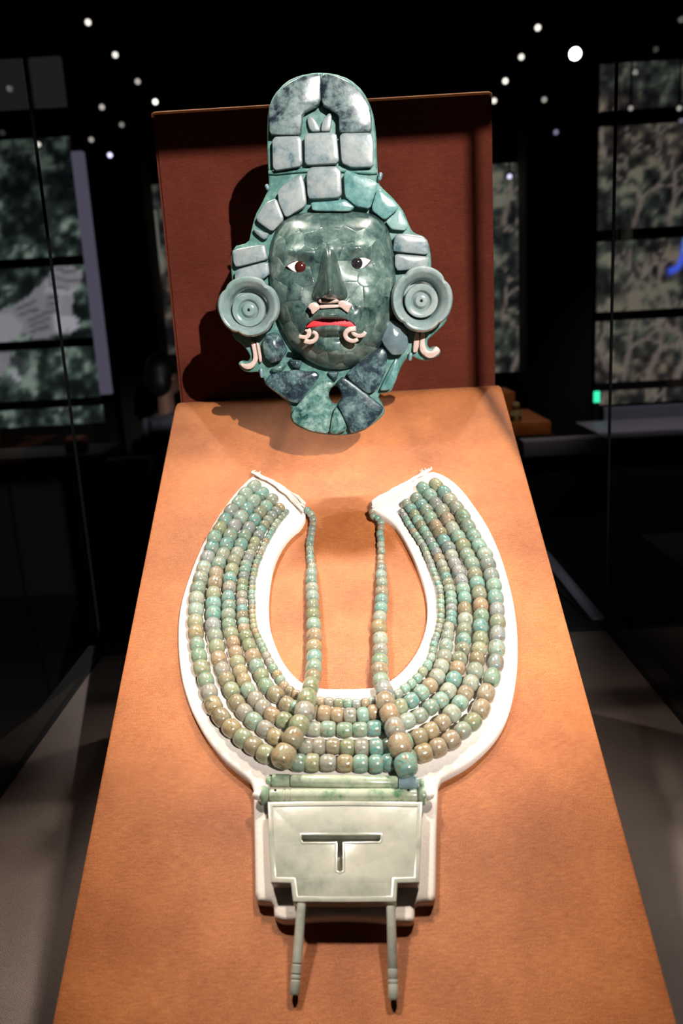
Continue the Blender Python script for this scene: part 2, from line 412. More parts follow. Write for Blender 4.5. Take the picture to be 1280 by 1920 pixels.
# the sloping stand: local x across, y down the slope, z its normal
def build_slope():
    x0, x1 = -0.2075, 0.1780
    vmax = (SL_Z + ZC - DZ) / math.sin(_a)
    def loc(p): d = Vector(p) - S_O; return (d.dot(S_DN), d.dot(S_N))
    yt = 0.999
    prof = [(0.0, SL_Y - 0.0)]  # placeholder
    pr = []
    pr.append(loc((0, yt, DZ)))
    pr.append(loc((0, yt, SL_Z + ZC - 0.001)))
    for k in range(7):          # rounded nose between ledge and slope
        t = k / 6
        a0 = Vector((0, yt, SL_Z + ZC + 0.003)); b0 = Vector((0, SL_Y + 0.004, SL_Z + ZC + 0.0035)); c0 = S_O + S_DN * 0.012
        p = a0 * (1 - t) ** 2 + b0 * 2 * t * (1 - t) + c0 * t * t
        pr.append(loc(p))
    n = 12
    for k in range(1, n): pr.append((0.012 + (vmax - 0.012) * k / n, 0.0))
    pr.append((vmax, 0.0))
    V = []; Fc = []; xs = [x0, x0 + 0.0008, x0 + 0.003, x1 - 0.003, x1 - 0.0008, x1]; dz = [-0.003, -0.0008, 0, 0, -0.0008, -0.003]
    m_ = len(pr)
    for x, d in zip(xs, dz):
        for i, (v, h) in enumerate(pr):
            dd = d if 1 <= i else 0
            V.append((x, v, h + (dd if i >= 1 else 0)))
    for i in range(len(xs) - 1):
        for k in range(m_ - 1): Fc.append((i * m_ + k, i * m_ + k + 1, (i + 1) * m_ + k + 1, (i + 1) * m_ + k))
        Fc.append((i * m_ + m_ - 1, i * m_, (i + 1) * m_, (i + 1) * m_ + m_ - 1))
    Fc.append(tuple(range(m_))); Fc.append(tuple(range((len(xs) - 1) * m_, len(xs) * m_)))
    me = mesh('sloping_stand', V, Fc, (0, 0, 0), 40)
    o = obj('sloping_stand', me, M['cloth'])
    o.matrix_world = Matrix(((1, 0, 0, S_O.x), (0, S_DN.y, S_N.y, S_O.y), (0, S_DN.z, S_N.z, S_O.z), (0, 0, 0, 1)))
    return tag(o, 'sloping stand covered in orange brown cloth under the bead collar', 'stand')
build_slope()

# ------------------------------------------------------------------ the jade mask
YM = 0.83                                  # front of the backing plate
MB = at(634, 815, YM); MASK_O = Vector((MB.x, YM, MB.z))
mask = thing('jade_mask', 'green jade mosaic mask with tall headdress and round ear flares', 'mask', MASK_O)
def mframe(d): return (Vector((0, YM, 0)), Vector((1, 0, 0)), Vector((0, 0, 1)), Vector((0, -1, 0)))
def mpoly(pts, d):
    out = []
    for x, y in pts:
        p = at(x, y, YM - d); out.append((p.x, p.z))
    return out
def zm(ox, oy, s, pts): return [(ox + x * s, oy + y * s) for x, y in pts]
def mplate(name, pts, d, thick, mat, parent=None, **kw):
    """slab of the mask: outline, height of its top over the backing, thickness"""
    par = parent or mask
    me = plate_me(name, mpoly(pts, d), mframe(d), d, thick, org=MASK_O, holes=[mpoly(h, d) for h in kw.pop('holes', ())], **kw)
    return obj(name, me, mat, par)
backing = [(592,135),(560,141),(536,152),(512,178),(502,205),(500,260),(503,330),(504,352),(490,382),(478,403),(470,435),(466,455),(436,462),(432,500),(436,540),(430,580),(432,620),
           (438,635),(456,648),(466,662),(469,670),(464,679),(450,677),(446,683),(453,694),(466,699),(486,697),(495,712),(496,721),(548,760),(543,782),(550,796),(578,810),(620,817),(663,815),(691,803),(719,779),(722,767),(706,739),
           (733,736),(740,720),(750,692),(761,673),(773,668),(784,675),(804,677),(822,668),(827,659),(821,650),(814,650),(806,654),(801,647),(802,636),(814,627),(837,604),(839,590),(826,540),(809,505),(808,478),(803,453),(795,443),(776,437),(768,425),
           (757,396),(737,371),(712,348),(709,338),(707,300),(705,246),(698,205),(681,170),(655,147),(625,137)]
hole = [(628 + 12 * math.sin(a) * (1 - 0.25 * math.cos(a) ** 2), 741.5 - 18 * math.cos(a)) for a in [2 * math.pi * k / 20 for k in range(20)]]
mplate('backing_plate', backing, 0.0, 0.012, M['j_back'], bev=0.0018, rnd=1, holes=[hole])
# headdress
Z1 = lambda pts: zm(480, 120, 0.25, pts)
mplate('headdress_arch_block', Z1([(98,525),(95,330),(150,220),(240,140),(340,90),(450,70),(488,72),(483,290),(350,360),(335,528),(220,530)]), 0.012, 0.011, M['j_arch'], bev=0.0012, rnd=1, q=0.12)
mplate('headdress_arch_block', Z1([(491,72),(590,82),(700,132),(790,212),(850,312),(868,400),(866,505),(720,512),(622,510),(620,380),(487,290)]), 0.012, 0.011, M['j_arch'], bev=0.0012, rnd=1, q=0.12)
for pts in ([(510,256),(565,254),(567,311),(511,320)], [(570,250),(631,247),(636,306),(575,309),(571,304)], [(636,249),(696,248),(701,270),(700,312),(660,314),(640,305)]):
    mplate('headdress_block', pts, 0.010, 0.009, M['j_pale'], bev=0.0010, rnd=2, q=0.10, dome=0.0005)
mplate('headdress_leaf', Z1([(380,420),(395,375),(440,410),(480,480),(475,505),(405,505)]), 0.006, 0.005, M['j_pale'], bev=0.001, rnd=1)
mplate('headdress_leaf', Z1([(485,490),(500,410),(555,358),(570,400),(560,490),(545,502),(490,502)]), 0.006, 0.005, M['j_pale'], bev=0.001, rnd=1)
mplate('headdress_step', [(502,318),(566,315),(642,309),(707,318),(707,328),(640,322),(572,322),(503,329)], 0.003, 0.003, M['j_back'], bev=0.001, rnd=1)
crown = [('j_pale', [(520,360),(531,345),(565,324),(571,345),(575,384),(535,409),(522,380)], 0.011), ('j_pale', [(574,326),(581,313),(630,311),(639,320),(641,370),(580,373),(576,365)], 0.012),
         ('j_teal', [(644,326),(650,318),(708,342),(706,354),(694,391),(668,387),(646,369)], 0.012), ('j_teal', [(708,350),(750,388),(721,413),(695,393)], 0.010), ('j_teal', [(722,415),(750,391),(766,424),(758,432),(734,430)], 0.008),
         ('j_pale', [(478,412),(497,380),(518,371),(533,411),(510,435)], 0.009), ('j_pale', [(474,428),(505,438),(500,447),(493,449),(477,436)], 0.007), ('j_teal', [(582,379),(620,377),(647,373),(665,388),(655,396),(585,395)], 0.014)]
for mt, pts, d in crown:
    mplate('crown_tile', pts, d, d, M[mt], bev=0.0011, rnd=2, q=0.12, dome=0.0009 if mt == 'j_teal' else 0.0006)
# plates over the ears
for pts in ([(436,468),(496,457),(500,476),(502,486),(442,501),(437,492)], [(440,506),(503,489),(505,514),(491,524),(440,527)], [(740,442),(748,437),(793,443),(802,451),(804,478),(737,471),(737,464)], [(740,475),(804,481),(804,490),(801,502),(745,508),(740,499)]):
    mplate('ear_plate', pts, 0.010, 0.010, M['j_pale'], bev=0.0012, rnd=2, q=0.12, dome=0.0008)
# white hooks under the ears
Z3 = lambda pts: zm(400, 430, 0.140625, pts); Z4 = lambda pts: zm(700, 420, 0.14585, pts); Z5 = lambda pts: zm(480, 580, 0.234375, pts)
mplate('shell_hook', Z3([(492,1500),(556,1500),(575,1620),(598,1750),(520,1860),(430,1870),(360,1820),(355,1790),(440,1800),(500,1770),(528,1730),(525,1640)]), 0.006, 0.006, M['shell'], bev=0.001, rnd=1)
mplate('shell_strip', Z3([(563,1500),(610,1520),(652,1760),(612,1780),(590,1640)]), 0.006, 0.006, M['shell'], bev=0.0008, rnd=1)
mplate('shell_hook', Z4([(605,1390),(665,1390),(660,1540),(690,1620),(740,1640),(800,1570),(850,1600),(860,1650),(780,1720),(700,1730),(610,1660),(590,1600)]), 0.006, 0.006, M['shell'], bev=0.001, rnd=1)
mplate('shell_strip', Z4([(530,1400),(597,1390),(580,1630),(520,1660),(505,1630)]), 0.006, 0.006, M['shell'], bev=0.0008, rnd=1)
# collar tiles under the chin
collar = [('j_dark', Z3([(650,1520),(700,1400),(810,1370),(880,1420),(980,1620),(900,1750),(770,1790),(680,1700)]), 0.014, 0.004), ('j_dark', Z5([(255,400),(340,390),(365,420),(350,480),(300,470)]), 0.009, 0.002),
          ('j_green', Z5([(110,480),(200,420),(245,450),(190,510),(130,505)]), 0.007, 0.002), ('j_dark', Z5([(75,570),(110,520),(330,480),(400,500),(470,495),(512,530),(430,640),(340,757),(270,740),(72,605)]), 0.010, 0.002),
          ('j_grey', Z5([(985,215),(1040,110),(1090,80),(1200,150),(1220,280),(1180,360),(1090,370),(1030,300)]), 0.013, 0.004), ('j_dark', Z5([(712,530),(800,440),(1005,297),(1052,360),(1038,500),(975,637),(900,678),(860,655)]), 0.012, 0.002),
          ('j_teal', Z5([(988,645),(1090,440),(1120,388),(1142,420),(1128,560),(1075,645),(1005,652)]), 0.008, 0.002), ('j_dark', Z5([(562,502),(662,492),(650,556),(632,578)]), 0.006, 0.0)]
for mt, pts, d, dm in collar:
    mplate('collar_tile', pts, d, d, M[mt], bev=0.0016, rnd=2, q=0.15, dome=dm)
mplate('lobe_plate', Z5([(520,578),(590,572),(626,600),(585,640),(578,690),(590,730),(618,765),(600,860),(578,998),(440,978),(300,908),(277,850),(300,800),(400,685)]), 0.010, 0.009, M['j_green'], bev=0.0016, rnd=1, q=0.15)
mplate('lobe_plate', Z5([(642,587),(690,542),(720,552),(870,665),(1018,782),(1008,830),(900,948),(760,998),(740,950),(690,840),(652,768),(682,720),(688,680),(664,620)]), 0.010, 0.009, M['j_dark'], bev=0.0016, rnd=1, q=0.15)
mplate('lobe_wedge', Z5([(638,770),(690,855),(733,965),(640,1002),(586,990),(605,870)]), 0.009, 0.008, M['j_green'], bev=0.0014, rnd=2, q=0.15, dome=0.001)
# metal-like pegs that hold the mask
for a, b in (((499,346),(503,356)), ((714,324),(711,338)), ((489,690),(491,708)), ((770,661),(768,676))):
    p0 = at(a[0], a[1], YM - 0.004); p1 = at(b[0], b[1], YM - 0.004)
    obj('mount_peg', tube_me('mount_peg', [p0, p0.lerp(p1, 0.15), p0.lerp(p1, 0.85), p1], [0.0012, 0.0019, 0.0019, 0.0012], 8, MASK_O), M['peg'], mask)
obj('mount_rod', tube_me('mount_rod', [(at(622, 420, 0.9).x, YM + 0.008, 0.075 + ZC), (at(622, 420, 0.9).x, 1.001, 0.075 + ZC)], 0.006, 10, MASK_O), M['black'], mask)

# --- the face
F_C = (622.0, 545.0)
f_out = chaikin([(570,398),(600,396),(690,397),(714,408),(729,430),(738,465),(742,510),(742,555),(736,600),(724,636),(702,664),(672,686),(640,694),(610,692),(580,680),(556,662),(537,637),(522,606),(510,565),(504,520),(504,475),(511,440),(528,416),(548,403)], 2, 0.25)
def f_radius(th):
    dx, dy = math.cos(th), math.sin(th); best = 0
    for i in range(len(f_out)):
        ax, ay = f_out[i][0] - F_C[0], f_out[i][1] - F_C[1]; bx, by = f_out[(i + 1) % len(f_out)][0] - F_C[0], f_out[(i + 1) % len(f_out)][1] - F_C[1]
        ex, ey = bx - ax, by - ay; den = dx * ey - dy * ex
        if abs(den) < 1e-12: continue
        t = (ax * ey - ay * ex) / den; s = (ax * dy - ay * dx) / den
        if t > 0 and -1e-6 <= s <= 1 + 1e-6: best = max(best, t)
    return best
NT = 168
F_R = [f_radius(2 * math.pi * k / NT) for k in range(NT)]
def g2(x, y, x0, y0, sx, sy): return math.exp(-((x - x0) / sx) ** 2 - ((y - y0) / sy) ** 2)
mouth = [(574,613),(581,606.5),(590,601.5),(602,598.5),(615,597.5),(632,598),(648,600),(657,604.5),(666,611.5),(650,611.5),(636,610),(620,609.5),(607,610),(590,611.5)]
def sd_poly(x, y, P):
    d = 1e9; ins = False; n = len(P)
    for i in range(n):
        ax, ay = P[i]; bx, by = P[(i + 1) % n]; ex, ey = bx - ax, by - ay; wx, wy = x - ax, y - ay
        t = max(0, min(1, (wx * ex + wy * ey) / (ex * ex + ey * ey))); d = min(d, math.hypot(wx - t * ex, wy - t * ey))
        if (ay > y) != (by > y) and x < (bx - ax) * (y - ay) / (by - ay) + ax: ins = not ins
    return -d if ins else d
def f_h(x, y, rho=None):
    if rho is None:
        th = math.atan2(y - F_C[1], x - F_C[0]) % (2 * math.pi); k = th / (2 * math.pi) * NT; i = int(k) % NT; fr = k - int(k)
        rho = math.hypot(x - F_C[0], y - F_C[1]) / (F_R[i] * (1 - fr) + F_R[(i + 1) % NT] * fr)
    rho = min(rho, 1.0)
    h = 0.040 * math.sqrt(max(0.0, 1 - rho ** 2.7))
    edge = min(1.0, (1 - rho) * 5)
    s = 0.004 * g2(x, y, 560, 472, 30, 10) + 0.004 * g2(x, y, 672, 464, 30, 10) + 0.005 * g2(x, y, 618, 462, 18, 26)
    s -= 0.0055 * g2(x, y, 562, 500, 27, 15) + 0.0055 * g2(x, y, 670, 495, 27, 15)
    s += 0.005 * g2(x, y, 545, 560, 26, 30) + 0.005 * g2(x, y, 698, 553, 26, 30)
    s += 0.009 * g2(x, y, 620, 602, 46, 30) + 0.0065 * g2(x, y, 620, 589, 32, 8) + 0.0065 * g2(x, y, 621, 617.5, 27, 6)
    s -= 0.005 * g2(x, y, 622, 632, 36, 6.5); s += 0.007 * g2(x, y, 628, 661, 30, 17) + 0.003 * g2(x, y, 622, 425, 75, 20)
    s -= 0.002 * g2(x, y, 585, 585, 8, 16) + 0.002 * g2(x, y, 660, 580, 8, 16)
    if 566 < x < 674 and 590 < y < 620:
        d = sd_poly(x, y, mouth); s -= 0.011 * max(0.0, min(1.0, 0.5 - d / 2.4))
    return h + s * edge
NR = 66
fv = [(F_C[0], F_C[1], f_h(F_C[0], F_C[1], 0))]; ff = []
for i in range(1, NR + 1):
    rho = 1 - (1 - i / NR) ** 1.25
    for k in range(NT):
        th = 2 * math.pi * k / NT; x = F_C[0] + F_R[k] * rho * math.cos(th); y = F_C[1] + F_R[k] * rho * math.sin(th)
        fv.append((x, y, f_h(x, y, rho)))
for k in range(NT): ff.append((0, 1 + k, 1 + (k + 1) % NT))
for i in range(NR - 1):
    for k in range(NT):
        l = (k + 1) % NT; ff.append((1 + i * NT + k, 1 + (i + 1) * NT + k, 1 + (i + 1) * NT + l, 1 + i * NT + l))
def f3(x, y, h): return at(x, y, YM - h)
face = obj('face', mesh('face', [f3(x, y, h - 0.0012) for x, y, h in fv], ff, MASK_O, 60), M['j_core'], mask)
seeds = [(540,428),(578,418),(622,414),(668,412),(704,426),(729,458),(520,462),(552,453),(588,450),(618,440),(648,446),(684,450),(710,470),(628,462),(652,466),(606,474),
         (541,483),(574,476),(516,500),(538,520),(572,522),(600,515),(690,474),(722,500),(652,512),(690,516),(726,540),(524,545),(552,548),(580,552),(528,590),(556,580),(545,622),
         (566,608),(562,642),(592,648),(622,644),(655,640),(690,632),(716,600),(692,596),(668,558),(694,556),(722,572),(652,545),(588,590),(612,583),(640,583),(664,588),(600,619),(624,619),(648,620),
         (578,668),(604,678),(630,672),(654,680),(682,662),(668,622),(580,622),(640,692),(620,530)]
fa = np.array([(v[0], v[1]) for v in fv]); sa = np.array(seeds)
near = ((fa[:, None, :] - sa[None]) ** 2).sum(2).argmin(1)
by_seed = {i: [] for i in range(len(seeds))}
for f_ in ff:
    for s in set(int(near[i]) for i in f_): by_seed[s].append(f_)
rs = random.Random(3)
for si, fl in by_seed.items():
    if not fl: continue
    bm = bmesh.new(); mp = {}
    for f_ in fl:
        for i in f_:
            if i not in mp: mp[i] = bm.verts.new(fv[i])
        bm.faces.new([mp[i] for i in f_])
    sx, sy = seeds[si]
    for sj, (tx, ty) in enumerate(seeds):
        if sj == si or math.hypot(tx - sx, ty - sy) > 90: continue
        if not bm.verts: break
        bmesh.ops.bisect_plane(bm, geom=bm.verts[:] + bm.edges[:] + bm.faces[:], plane_co=((sx + tx) / 2, (sy + ty) / 2, 0), plane_no=(tx - sx, ty - sy, 0), clear_outer=True)
    if not bm.faces: bm.free(); continue
    bmesh.ops.remove_doubles(bm, verts=bm.verts, dist=0.15)
    be = [e for e in bm.edges if len(e.link_faces) == 1]
    lift = rs.uniform(0.0, 0.00012); tx_, ty_ = rs.uniform(-1, 1) * 4e-6, rs.uniform(-1, 1) * 4e-6
    for v in bm.verts: v.co.z += lift + (v.co.x - sx) * tx_ + (v.co.y - sy) * ty_
    for v in set(v for e in be for v in e.verts): v.co.z -= 0.00013
    ex = bmesh.ops.extrude_edge_only(bm, edges=be)
    for v in [g_ for g_ in ex['geom'] if isinstance(g_, bmesh.types.BMVert)]: v.co.z -= 0.002
    for v in bm.verts: v.co = f3(v.co.x, v.co.y, max(v.co.z, -0.001)) - MASK_O
    bmesh.ops.recalc_face_normals(bm, faces=bm.faces)
    me = bpy.data.meshes.new('tile'); bm.to_mesh(me); bm.free()
    for p in me.polygons: p.use_smooth = True
    me.set_sharp_from_angle(angle=math.radians(62))
    obj('tile', me, M['j_face'], face)
# eyes
def on_face(name, pts, lift, thick, mat, parent, **kw):
    cx = sum(p[0] for p in pts) / len(pts); cy = sum(p[1] for p in pts) / len(pts)
    return mplate(name, pts, f_h(cx, cy) + lift, thick, mat, parent, **kw)
def almond(l, r, t, b, n=9):
    up = [(l[0] + (r[0] - l[0]) * k / n, (1 - k / n) ** 2 * l[1] + 2 * k / n * (1 - k / n) * (2 * t - (l[1] + r[1]) / 2) + (k / n) ** 2 * r[1]) for k in range(n + 1)]
    lo = [(r[0] + (l[0] - r[0]) * k / n, (1 - k / n) ** 2 * r[1] + 2 * k / n * (1 - k / n) * (2 * b - (l[1] + r[1]) / 2) + (k / n) ** 2 * l[1]) for k in range(1, n)]
    return up + lo
for (l, r, t, b), (ix, iy, ir), im, lb in (((537.7,499), (585.6,497), 489, 511.5), (563,500.6,10.3), 'iris_brown', 'brown iris'), (((646,493.6), (695,488), 482.7, 506), (669,493.6,10.2), 'iris_black', 'black iris'):
    al = almond(l, r, t, b)
    eye = on_face('eye', al, 0.0016, 0.008, M['white_shell'], mask, bev=0.0008, rnd=0)
    big = almond((l[0] - 2, l[1]), (r[0] + 2, r[1]), t - 1.8, b + 0.4)
    on_face('eye_rim', big, 0.0008, 0.007, M['rim_red'], eye, bev=0.0005, rnd=0)
    c = f3(ix, iy, f_h(ix, iy) + 0.0014); rr = ir * (YM - 0.04) / F
    io = obj('iris', lathe_me('iris', [(rr, -0.004), (rr, 0.0006), (rr * 0.93, 0.0013), (rr * 0.7, 0.0021), (rr * 0.4, 0.0026), (rr * 0.12, 0.0028)], c, (0, -1, 0), (0, 0, 1), 28, MASK_O), M[im], eye)
    tag(io, lb)
# mouth
mh = f_h(620, 615) - 0.0095
tag(mplate('mouth_inlay', [(620 + (x - 620) * 1.05, 606 + (y - 606) * 1.3) for x, y in mouth], mh, 0.004, M['red'], bev=0.0004, rnd=1), 'red inlay between the lips')
# nose
rows = [(464,608,621,0.0005),(470,605,627,0.004),(480,602,631,0.0085),(492,600,634,0.0125),(506,598,638,0.0165),(520,595,642,0.0205),(532,591,646,0.0235),(541,587,650,0.0255),(549,584,652,0.0255),(555,582.5,652.5,0.0225),(560,583,651,0.0165),(563,585,648,0.009),(564.5,588,644,0.001)]
V = []; Fc = []; NCn = 21
for ri, (y, xl, xr, hh) in enumerate(rows):
    k = max(0.0, min(1.0, (y - 505) / 45))
    for c_ in range(NCn):
        s = -1 + 2 * c_ / (NCn - 1); x = xl + (xr - xl) * (s + 1) / 2
        up_ = (1 - s * s) ** 0.85
        alar = 0.60 * math.exp(-(s / 0.40) ** 2) + 0.42 * max(0.0, 1 - abs(s) ** 5) * (1 - 0.35 * math.exp(-((abs(s) - 0.55) / 0.13) ** 2))
        p = 1.22 * hh * (up_ * (1 - k) + alar * k)
        V.append(f3(x, y, f_h(x, min(y, 556)) * (1 if y < 557 else 1) + p - 0.0012))
for i in range(len(rows) - 1):
    for c_ in range(NCn - 1): Fc.append((i * NCn + c_, i * NCn + c_ + 1, (i + 1) * NCn + c_ + 1, (i + 1) * NCn + c_))
nose = obj('nose', mesh('nose', V, Fc, MASK_O, 80), M['j_nose'], mask)
md = nose.modifiers.new('sub', 'SUBSURF'); md.levels = 2; md.render_levels = 2
# shell ornament under the nose
Z8 = lambda pts: zm(560, 480, 0.109375, pts)
hN = f_h(618, 572) + 0.006
mplate('nose_bar', Z8([(345,842),(420,836),(560,832),(700,830),(705,878),(640,888),(500,898),(350,905)]), hN, 0.005, M['shell'], bev=0.0008, rnd=1)
mplate('nose_bar_wing', Z8([(150,880),(190,812),(290,790),(350,840),(360,905),(310,940),(240,1003),(215,985),(205,930)]), hN + 0.0005, 0.006, M['shell'], bev=0.0009, rnd=1)
mplate('nose_bar_wing', Z8([(672,800),(700,762),(775,760),(932,830),(880,890),(850,978),(805,955),(720,882),(680,880)]), hN + 0.0005, 0.006, M['shell'], bev=0.0009, rnd=1)
mplate('nose_ring', Z8([(335,765),(370,727),(450,740),(560,752),(640,727),(700,768),(680,800),(540,815),(400,812),(350,800)]), hN + 0.002, 0.005, M['shell'], bev=0.0016, rnd=2)
# curls at the corners of the mouth
def ribbon(path, w0, w1):
    n = len(path); L = []; Rr = []
    for i, (x, y) in enumerate(path):
        ax, ay = path[max(0, i - 1)]; bx, by = path[min(n - 1, i + 1)]; d = math.hypot(bx - ax, by - ay); nx, ny = -(by - ay) / d, (bx - ax) / d
        t = i / (n - 1); ww = (w0 + (w1 - w0) * t) * 0.5
        L.append((x + nx * ww, y + ny * ww)); Rr.append((x - nx * ww, y - ny * ww))
    return L + Rr[::-1]
def spl(p, n=4):
    o = []
    for i in range(len(p) - 1):
        a = p[max(0, i - 1)]; b = p[i]; c = p[i + 1]; d = p[min(len(p) - 1, i + 2)]
        for k in range(n):
            t = k / n; f = lambda j: 0.5 * (2 * b[j] + (c[j] - a[j]) * t + (2 * a[j] - 5 * b[j] + 4 * c[j] - d[j]) * t * t + (3 * b[j] - a[j] - 3 * c[j] + d[j]) * t ** 3)
            o.append((f(0), f(1)))
    return o + [p[-1]]
hc = f_h(622, 640) + 0.002
for path, w0, w1, d in (([(412,160),(424,185),(415,212),(390,224),(340,216)], 34, 22, 0), ([(450,180),(478,195),(482,225),(460,252),(425,262),(385,250)], 22, 32, 0.002),
                        ([(800,155),(745,162),(715,190),(720,225),(750,248),(785,252),(815,238)], 34, 24, 0.002), ([(770,172),(785,198),(820,212),(855,205),(875,180)], 26, 26, 0)):
    mplate('mouth_curl', ribbon(Z5(spl(path)), w0 * 0.30, w1 * 0.30), hc + d + 0.007, 0.005, M['shell'], bev=0.0009, rnd=1)
for x, y in ((574,620), (664,620)):
    p = f3(x, y, hc + 0.004); b_ = f3(x, y, f_h(x, y) - 0.004)
    obj('curl_pin', tube_me('curl_pin', [p, b_], 0.0013, 8, MASK_O), M['shell'], mask)
# ear flares
def flare(cx, cy, rx, ry, notches, ix, iy):
    d = 0.006; s = (YM - 0.025) / F; Rw = rx * s; asp = ry / rx
    c = at(cx, cy, YM - 0.025); c.y = YM
    nz = [math.atan2(-(y - cy), x - cx) for x, y in notches]
    def lob(a, r_):
        # a is measured from up; turn into image angle
        th = math.pi / 2 + a
        f = math.hypot(math.cos(th), asp * math.sin(th))
        k = max(0.0, min(1.0, (r_ / Rw - 0.55) / 0.4))
        for z in nz:
            dd = (th - z + math.pi) % (2 * math.pi) - math.pi
            f *= 1 - 0.085 * k * math.exp(-abs(dd) / 0.16)
        return f
    prof = [(Rw * 0.60, 0.004), (Rw * 0.86, 0.010), (Rw * 0.97, 0.018), (Rw * 1.0, 0.022), (Rw * 0.985, 0.026), (Rw * 0.93, 0.0288), (Rw * 0.86, 0.029), (Rw * 0.80, 0.0275), (Rw * 0.72, 0.0235), (Rw * 0.68, 0.0225), (Rw * 0.62, 0.018), (Rw * 0.56, 0.008), (Rw * 0.3, 0.006)]
    fl = obj('ear_flare', lathe_me('ear_flare', prof, c, (0, -1, 0), (0, 0, 1), 96, MASK_O, lob, 50), M['j_flare'], mask)
    ci = at(ix, iy, YM - 0.024); ci.y = YM; r = 30.5 * s
    obj('flare_disc', lathe_me('flare_disc', [(r * 0.6, 0.004), (r * 0.98, 0.010), (r, 0.0225), (r * 0.96, 0.0238), (r * 0.80, 0.0240), (r * 0.62, 0.0225), (r * 0.55, 0.0195), (r * 0.50, 0.0185), (r * 0.46, 0.0195), (r * 0.34, 0.0225), (r * 0.2, 0.0232), (r * 0.09, 0.0230), (r * 0.07, 0.019), (r * 0.02, 0.0188)], ci, (0, -1, 0), (0, 0, 1), 40, MASK_O, None, 40), M['j_flare'], fl)
    obj('flare_hole', lathe_me('flare_hole', [(r * 0.075, 0.0180), (r * 0.075, 0.0234), (r * 0.01, 0.0235)], ci, (0, -1, 0), (0, 0, 1), 10, MASK_O), M['hole'], fl)
flare(466, 575, 57.5, 54.5, [(429.5,545),(501,540),(509,610),(440,628)], 465.7, 581)
flare(791, 561.5, 56.5, 59, [(762,518),(836,528),(823,610),(755,603)], 790, 564)

# ------------------------------------------------------------------ the bead collar on its felt pad
PAD_T = 0.008
SFR = (S_O, EX, S_DN, S_N)
def spoly(pts, h): return [slope_uv(x, y, h) for x, y in pts]
pad_px = [(470,893),(446,916),(425,942),(403,974),(385,1006),(369,1040),(356,1073),(345,1106),(338,1132),(334,1160),(333,1190),(334,1222),(337,1252),(342,1280),(349,1304),(358,1330),(370,1354),(384,1379),(401,1402),(420,1424),(442,1442),(460,1456),(470,1466),(475,1482),
          (475,1520),(476,1560),(477,1620),(478,1688),(490,1691),(512,1692),(513,1706),(514,1720),(530,1727),(548,1727),(575,1723),(640,1720),(705,1723),(735,1728),(755,1730),(776,1728),(777,1710),(777,1692),(800,1691),(816,1690),(817,1640),(818,1560),(820,1500),(822,1462),(845,1450),(870,1437),(892,1420),(912,1402),(930,1381),
          (945,1357),(956,1330),(964,1296),(969,1262),(971,1225),(970,1180),(966,1145),(960,1112),(951,1078),(940,1042),(927,1010),(912,980),(892,950),(868,918),(846,898),(825,886),(806,882),(780,890),(750,906),(720,926),(694,944),(700,954),(720,966),(738,980),(752,1000),(764,1022),(776,1046),(787,1072),(796,1100),(801,1128),(801,1156),(796,1186),(785,1214),(768,1240),(748,1262),
          (724,1279),(700,1288),(650,1290),(600,1289),(578,1284),(560,1274),(543,1257),(528,1236),(517,1212),(508,1186),(503,1158),(502,1128),(504,1098),(509,1068),(518,1040),(532,1014),(548,996),(564,984),(573,966),(570,945),(548,926),(520,908),(496,895),(480,888)]
PADB = slope_pt(*slope_uv(640, 1720, 0), 0.0)
pad = thing('felt_pad', 'white felt pad with horseshoe top lying under the jade bead collar', 'pad', PADB)
obj('pad_body', plate_me('pad_body', spoly(pad_px, PAD_T), SFR, PAD_T, PAD_T - 0.0002, bev=0.003, rnd=1, q=0.25, org=PADB, sharp=80), M['pad'], pad)
rp = random.Random(11)
for ends, fr in ((((472,890), (570,950)), -1), (((806,884), (696,948)), 1)):
    for k in range(14):
        t0 = k / 13
        a = (ends[0][0] - fr * 14 * t0, ends[0][1] - 3 + 5 * t0); b = (ends[1][0] + fr * 3 * t0, ends[1][1] - 8 + 20 * t0)
        pts = []; rr = []
        for j in range(9):
            s = j / 8; x = a[0] + (b[0] - a[0]) * s; y = a[1] + (b[1] - a[1]) * s - 9 * math.sin(s * math.pi) * (0.9 if fr < 0 else 0.2)
            h = PAD_T + 0.001 + 0.003 * math.sin(s * 2.6 + k) ** 2 + 0.001 * (k % 3)
            pts.append(slope_pt(*slope_uv(x + rp.uniform(-2, 2), y + rp.uniform(-2, 2), h), h)); rr.append(0.0007 + 0.0003 * s)
        e = slope_pt(*slope_uv(a[0] + rp.uniform(-8, 8), a[1] - rp.uniform(2, 9), PAD_T), PAD_T - 0.001)
        obj('fringe_cord', tube_me('fringe_cord', [e] + pts, [0.0004] + rr, 6, PADB), M['pad'], pad)

# a bead: local z is the bore, radius and half length 1
BP = [(0.24, -0.90), (0.30, -0.97), (0.48, -0.99), (0.68, -0.93), (0.84, -0.78), (0.95, -0.50), (1.0, 0.0), (0.95, 0.50), (0.84, 0.78), (0.68, 0.93), (0.48, 0.99), (0.30, 0.97), (0.24, 0.90)]
bead_mes = []
for vi in range(4):
    rv = random.Random(vi); prof = [(r_ * (1 + rv.uniform(-0.02, 0.02)), z * (1 + rv.uniform(-0.02, 0.02))) for r_, z in BP]
    ph = rv.uniform(0, 6); k_ = 0.025
    me = lathe_me('bead', prof, (0, 0, 0), (0, 0, 1), (1, 0, 0), 18, (0, 0, 0), lambda a, r_: 1 + k_ * math.sin(2 * a + ph) + 0.012 * math.sin(3 * a + 2 * ph), 80)
    me.materials.append(M['bead']); bead_mes.append(me)
rb = random.Random(21)
PAL_T = [srgb(104,152,142), srgb(92,144,138), srgb(122,160,146), srgb(138,160,148), srgb(110,138,124), srgb(128,142,128), srgb(112,128,126), srgb(150,158,142), srgb(146,130,108), srgb(134,142,144), srgb(120,130,108)]
